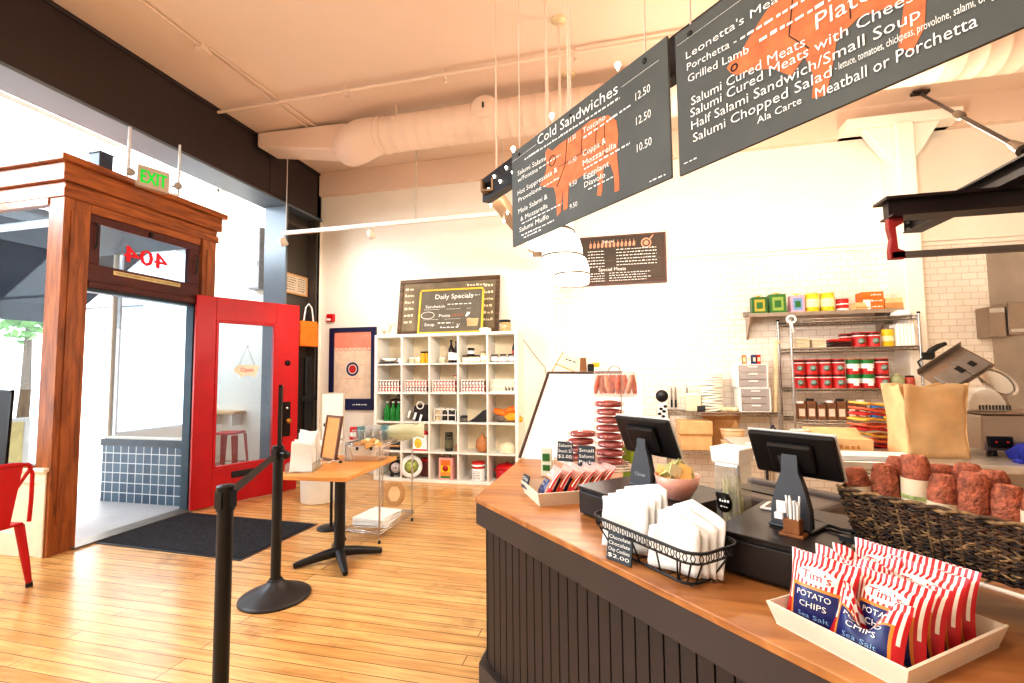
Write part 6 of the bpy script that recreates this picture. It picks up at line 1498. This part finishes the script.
for k in range(2):
    t = thing('deli_tub', ['lower', 'upper'][k] + ' cream deli tub of a stack of two on the lower wire shelf', 'tub', (1.22, 6.10, .532 + .131 * k), group='cream deli tubs')
    B().lathe([(.115, 0), (.135, .12)], 22).obj('tub_body', pm('tub_cream', (234, 196, 150), .5), t); B().lathe([(.14, .118), (.14, .13), (0, .13)], 22).obj('lid', pm('tub_lid', (244, 220, 186), .5), t)

# ================================================================== prep table behind the counter
pt = thing('prep_table', 'long stainless prep table behind the counter', 'table', (0, 0, 0))
B().mm(.80, 3.6, 3.32, 4.35, .905, .93).mm(.80, 3.6, 3.31, 3.325, .885, .932).obj('table_top', pm('table_steel', (214, 206, 196), .3, .5, var=.03), pt, bevel=.005)
for (x, y) in ((.88, 3.40), (.88, 4.27), (2.0, 3.40), (3.5, 3.40), (2.0, 4.27), (3.5, 4.27)): B().cyl((x, y, 0), (x, y, .905), .022, seg=12).obj('leg', CHROME, pt)
B().mm(.84, 3.56, 3.38, 4.3, .24, .26).obj('under_shelf', STEEL, pt)
for k, (x, y, w, h, m) in enumerate(((1.10, 3.62, .26, .34, LTWOOD), (1.42, 3.62, .24, .28, CARD), (1.75, 3.65, .26, .36, CARD), (2.35, 3.7, .3, .3, LTWOOD))):
    t = thing('storage_crate', ['pale wooden crate at the left end under the prep table', 'brown carton second from the left under the prep table', 'tall brown carton left of the middle leg under the prep table', 'wooden crate under the right of the prep table'][k], 'crate', (x, y, .261), group='crates under the prep table')
    B().mm(-w / 2, w / 2, -.15, .15, 0, .012).mm(-w / 2, w / 2, -.15, -.138, .012, h).mm(-w / 2, w / 2, .138, .15, .012, h).mm(-w / 2, -w / 2 + .012, -.138, .138, .012, h).mm(w / 2 - .012, w / 2, -.138, .138, .012, h).obj('sides', m, t)
    B().mm(-w / 2 + .015, w / 2 - .015, -.136, .136, h * .5, h * .8).obj('contents', KRAFT, t)
    B().mm(-.04, .04, -.153, -.149, h * .7, h * .78).obj('hand_hole', BLACK, t)
bg = thing('kraft_paper_bag', 'large brown kraft paper bag standing on the prep table', 'bag', (1.885, 3.62, .931), .10)
b = B()
def bagside(x0, y0, x1, y1, sd):
    def f(u, v):
        s = 1 - .05 * v
        x = (x0 + (x1 - x0) * u); y = (y0 + (y1 - y0) * u)
        nx, ny = (y1 - y0), -(x1 - x0); L = math.hypot(nx, ny); nx /= L; ny /= L
        w = .010 * math.sin(7 * u + sd) * math.sin(5 * v + sd * 2) + .012 * math.sin(13 * u * v + sd) * v
        top = .455 + .012 * math.sin(8 * u + sd)
        ex = 1 + .05 * v
        return (x * ex + nx * w, y * (1 - .12 * v) + ny * w, v * top)
    return f
cs_ = [(-.172, -.10), (.172, -.10), (.172, .10), (-.172, .10)]
for k in range(4): b.grid(14, 12, bagside(*cs_[k], *cs_[(k + 1) % 4], 2.0 * 0 + 1.3))
b.obj('bag_body', KRAFT, bg, solid=.003)
B().mm(-.18, .18, -.095, .095, 0, .004).obj('bag_base', KRAFT, bg)
bx2 = thing('delivery_box', 'low tan cardboard box with faint printing on the prep table left of the paper bag', 'box', (1.42, 3.72, .931), -.08)
B().mm(-.17, .17, -.10, .10, 0, .095).dash(-.09, .09, .03, .035, 1, n=6, y=-.102).obj('box', [KRAFT, pm('print_orange', (206, 140, 70), .6)], bx2, bevel=.004)
B().add([(-.17, .10, .095), (.17, .10, .095), (.17, .20, .14), (-.17, .20, .14)], [(0, 1, 2, 3)]).add([(-.17, -.10, .095), (-.17, .10, .095), (-.26, .10, .12), (-.26, -.10, .12)], [(0, 1, 2, 3)]).obj('flap', KRAFT, bx2, solid=.004)
for k in range(2):
    t = thing('paper_sheet_pad', ['long white paper sheets lying in front of the tan box on the prep table', 'white paper sheets lying at the left end of the prep table'][k], 'paper', (1.50 - .42 * k, 3.46 + .3 * k, .931), .05)
    for j in range(4): B().box((0, 0, .004 + .007 * j), (.44, .20, .005), M=T(0, 0, 0, random.uniform(-.05, .05))).obj('sheet', PAPER, t)
t = thing('yellow_packet', 'flat yellow packet behind the tan box on the prep table', 'packet', (1.42, 4.05, .931), .1)
B().box((0, 0, .02), (.30, .12, .04)).obj('packet', YEL, t, bevel=.008); B().box((0.08, 0, .045), (.3, .1, .02)).obj('sleeve', PAPER, t, bevel=.004)
t = thing('white_mug', 'white paper cup on the prep table behind the right tablet', 'cup', (1.23, 3.86, .931))
B().lathe([(.045, 0), (.06, .12), (.063, .125), (.056, .12), (.04, .01), (0, .01)], 20).obj('cup_body', PAPER, t); B().lathe([(.0625, .118), (.066, .123), (.0625, .128)], 20, cap=False).obj('rim', PAPER, t)
t = thing('dish_stack', 'low white plates on the prep table beside the cup', 'plates', (1.05, 4.0, .931))
for k in range(3): B().lathe([(.06, .012 * k), (.11, .02 + .012 * k), (.105, .024 + .012 * k), (0, .014 + .012 * k)], 22).obj('plate', BOWL, t)
t = thing('napkin_stack', 'tall wavy stack of red and yellow food wrappers left of the kraft bag', 'wrappers', (1.74, 3.98, .931), .2)
WRP = [REDL, pm('wrap_orange', (232, 110, 70), .5), pm('wrap_yellow', (240, 190, 80), .5), pm('wrap_maroon', (110, 40, 50), .5)]
for k in range(9):
    b = B(); ph = random.uniform(0, 3)
    b.grid(6, 3, lambda u, v: (-.11 + .22 * u + .01 * math.sin(k), -.09 + .18 * v, .02 + .036 * k + .018 * math.sin(4 * u + ph) * (1 - u)))
    b.obj('wrapper', WRP[(k * 5 + k // 3) % 4], t, solid=.014)
t = thing('blue_towel', 'crumpled blue cloth on the right of the prep table in front of the slicer', 'cloth', (2.40, 3.47, .931))
B().lathe([(.02, 0), (.12, .01), (.13, .05), (.09, .10), (.04, .12), (0, .11)], 22, wob=lambda a, f: 1 + .14 * math.sin(5 * a + 4 * f) + .07 * math.sin(11 * a), sx=1.2).obj('cloth_body', pm('cloth_blue', (40, 48, 150), .85, var=.2, scale=30, bump=.4), t)
B().box((-.12, -.03, .012), (.1, .08, .024), taper=(.6, .6)).obj('cloth_corner', pm('cloth_blue', (40, 48, 150), .85), t, bevel=.008)
t = thing('blue_bag', 'blue patterned bag hanging over the left end of the prep table', 'bag', (.93, 3.42, .931), .2)
B().box((0, 0, .07), (.10, .08, .16), taper=(.7, .5)).obj('bag_body', pm('bag_blue', (58, 66, 140), .7, var=.3, scale=50), t, bevel=.02); B().tube([(-.03, 0, .14), (0, 0, .2), (.03, 0, .14)], .008, 6).obj('handle', NAVY, t)

# slicer
sl = thing('meat_slicer', 'stainless meat slicer with tilted carriage on the prep table', 'slicer', (2.42, 3.84, .931), .0)
SLS = pm('slicer_steel', (164, 148, 134), .28, .75, var=.04, scale=4)
B().box((.10, 0, .15), (.66, .42, .22), taper=(.94, .9)).mm(-.20, .40, -.19, .19, .262, .28).obj('base', SLS, sl, bevel=.02, bseg=3)
for (x, y) in ((-.14, -.14), (.36, -.14), (-.14, .14), (.36, .14)): B().cyl((x, y, 0), (x, y, .045), .028, .024, 12).obj('foot', BLACK, sl)
cp = B().mm(-.20, -.07, -.216, -.198, .06, .13).obj('control_panel', BLACKP, sl, bevel=.004)
for x in (-.16, -.10): B().lathe([(.007, 0), (.007, .006), (0, .008)], 12, 0, M=T(x, -.216, .095, rx=PI / 2)).obj('button', pm('button_red', (190, 30, 30), .4), cp)
B().tube([(.02, -.212, .06), (.10, -.214, .09), (.13, -.214, .16), (.10, -.214, .23), (.02, -.212, .245)], .010, 8).obj('guard_rim', CHROME, sl)
b = B().prism([(-.13 + .11 * math.cos(PI * k / 14) * -1, .28 + .15 * math.sin(PI * k / 14)) for k in range(15)], .13, 0, at=-.12)
b.obj('motor_housing', pm('housing_white', (240, 234, 224), .35), sl, bevel=.012)
b = B()
for k in range(10): b.mm(-.18 + .018 * k, -.172 + .018 * k, -.124, -.119, .29, .32)
b.obj('vent', DGREY, sl)
MP = T(-.235, -.0, .555) @ Matrix.Scale(.66, 4) @ Matrix.Rotation(-.62, 4, 'Y') @ Matrix.Rotation(-.75, 4, 'X')
B().mm(-.25, .25, -.010, .002, -.19, .16, 0, MP).obj('gauge_plate', SLS, sl, bevel=.003)
B().mm(-.20, .02, -.05, -.012, -.17, .02, 0, MP).mm(.03, .22, -.04, -.012, -.17, .06, 0, MP).mm(-.25, .25, -.09, -.01, .15, .16, 0, MP).obj('carriage', pm('slicer_grey', (158, 150, 140), .35, .6, var=.05), sl, bevel=.004)
B().mm(-.02, .03, -.054, -.04, -.10, -.02, 0, MP).mm(.10, .15, -.046, -.038, -.10, -.04, 0, MP).obj('grip_slot', BLACK, sl)
B().lathe([(.001, .018), (.13, .012), (.168, 0), (.168, -.008), (.001, -.012)], 36, 0, M=T(.0, .0, .47, 0, PI / 2 - .7, .3) @ Matrix.Scale(.62, 4)).obj('blade', CHROME, sl)
ri = [(.185 * math.cos(a), .185 * math.sin(a), 0) for a in [-.9 + k * .22 for k in range(18)]]
B().tube(ri, .014, 8, M=T(.0, .0, .47, 0, PI / 2 - .7, .3) @ Matrix.Scale(.62, 4)).obj('blade_guard', pm('guard_pale', (222, 214, 202), .35, .3), sl)
B().tube([(.06, .04, .27), (.01, .04, .44)], .04, 12).obj('blade_arm', SLS, sl)
B().lathe([(.05, 0), (.06, .02), (.06, .11), (.03, .14), (0, .14)], 18, 0, M=T(.40, -.06, .30, 0, 0, .9)).obj('end_cap', SLS, sl)
# towel dispenser
td = thing('towel_dispenser', 'stainless towel dispenser on the wall at the right edge', 'dispenser', (4.02, BY - .016, 1.82))
B().mm(-.12, .04, -.20, 0, 0, .34).mm(.05, .24, -.22, 0, .02, .38).obj('case', SLS, td, bevel=.012)
B().mm(-.11, .03, -.208, -.2, .27, .32).mm(.06, .23, -.228, -.22, .05, .09).obj('lid_lip', CHROME, td, bevel=.003)

# ================================================================== light
WARM = (1.0, .86, .70); WARM2 = (1.0, .93, .84); COOL = (.92, .96, 1.0)
w = bpy.data.worlds.new('daylight'); SC.world = w; w.use_nodes = True
nt = w.node_tree; bgd = nt.nodes['Background']; bgd.inputs['Color'].default_value = (1.0, .99, .98, 1); bgd.inputs['Strength'].default_value = 3.6
def area(name, loc, target, size, power, col, sy=None):
    l = bpy.data.lights.new(name, 'AREA'); l.energy = power; l.color = col; l.shape = 'RECTANGLE'; l.size = size; l.size_y = sy or size
    o = bpy.data.objects.new(name, l); COL.objects.link(o); o.location = loc
    o.rotation_euler = (Vector(target) - Vector(loc)).to_track_quat('-Z', 'Y').to_euler(); return o
_a = area('clerestory_sky', (-7.3, 2.2, 4.25), (-2.5, 2.2, 2.2), 7.5, 800, COOL, 1.3)
def spot(name, loc, target, power, col, ang=1.2, blend=.6, r=.08):
    l = bpy.data.lights.new(name, 'SPOT'); l.energy = power; l.color = col; l.spot_size = ang; l.spot_blend = blend; l.shadow_soft_size = r
    o = bpy.data.objects.new(name, l); COL.objects.link(o); o.location = loc
    o.rotation_euler = (Vector(target) - Vector(loc)).to_track_quat('-Z', 'Y').to_euler(); return o
def point(name, loc, power, col, r=.08):
    l = bpy.data.lights.new(name, 'POINT'); l.energy = power; l.color = col; l.shadow_soft_size = r
    o = bpy.data.objects.new(name, l); COL.objects.link(o); o.location = loc; return o
for k, y in enumerate((3.30, 4.04, 4.84)): point('pendant_light', (-.51, y, 2.36), 20, WARM2, .1)
for k, (u_, tx_, tz_) in enumerate(((-3.0, -3.2, 1.6), (-2.4, -1.2, 2.0), (-1.7, .6, 2.2), (-1.0, 2.0, 2.6))):
    p = UV(u_, 1.86, 2.84); spot('track_light', p, (tx_, BY, tz_), (120, 110, 100, 120)[k], WARM2, 1.5, .8, .05)
for k, (x, y) in enumerate(((1.3, 2.7), (2.6, 4.9), (.9, 4.6))): point('kitchen_light', (x, y, 3.3), 46, WARM, .12)
spot('rail_spot', (-3.4, 4.9, 3.25), (-4.0, BY, 1.9), 90, (1.0, .97, .92), 1.9, .9, .05)
spot('counter_fill', (-.55, .2, 3.6), (.55, 1.3, .95), 62, WARM2, 1.1, .7, .06)  # added fill light over the counter, not a fixture of the room
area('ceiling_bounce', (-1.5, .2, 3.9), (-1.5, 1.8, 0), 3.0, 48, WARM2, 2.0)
vs = SC.view_settings; vs.view_transform = 'Standard'; vs.look = 'None'; vs.exposure = .24; vs.gamma = .86
SC.cycles.max_bounces = 8; SC.cycles.transparent_max_bounces = 16; SC.cycles.sample_clamp_indirect = 8
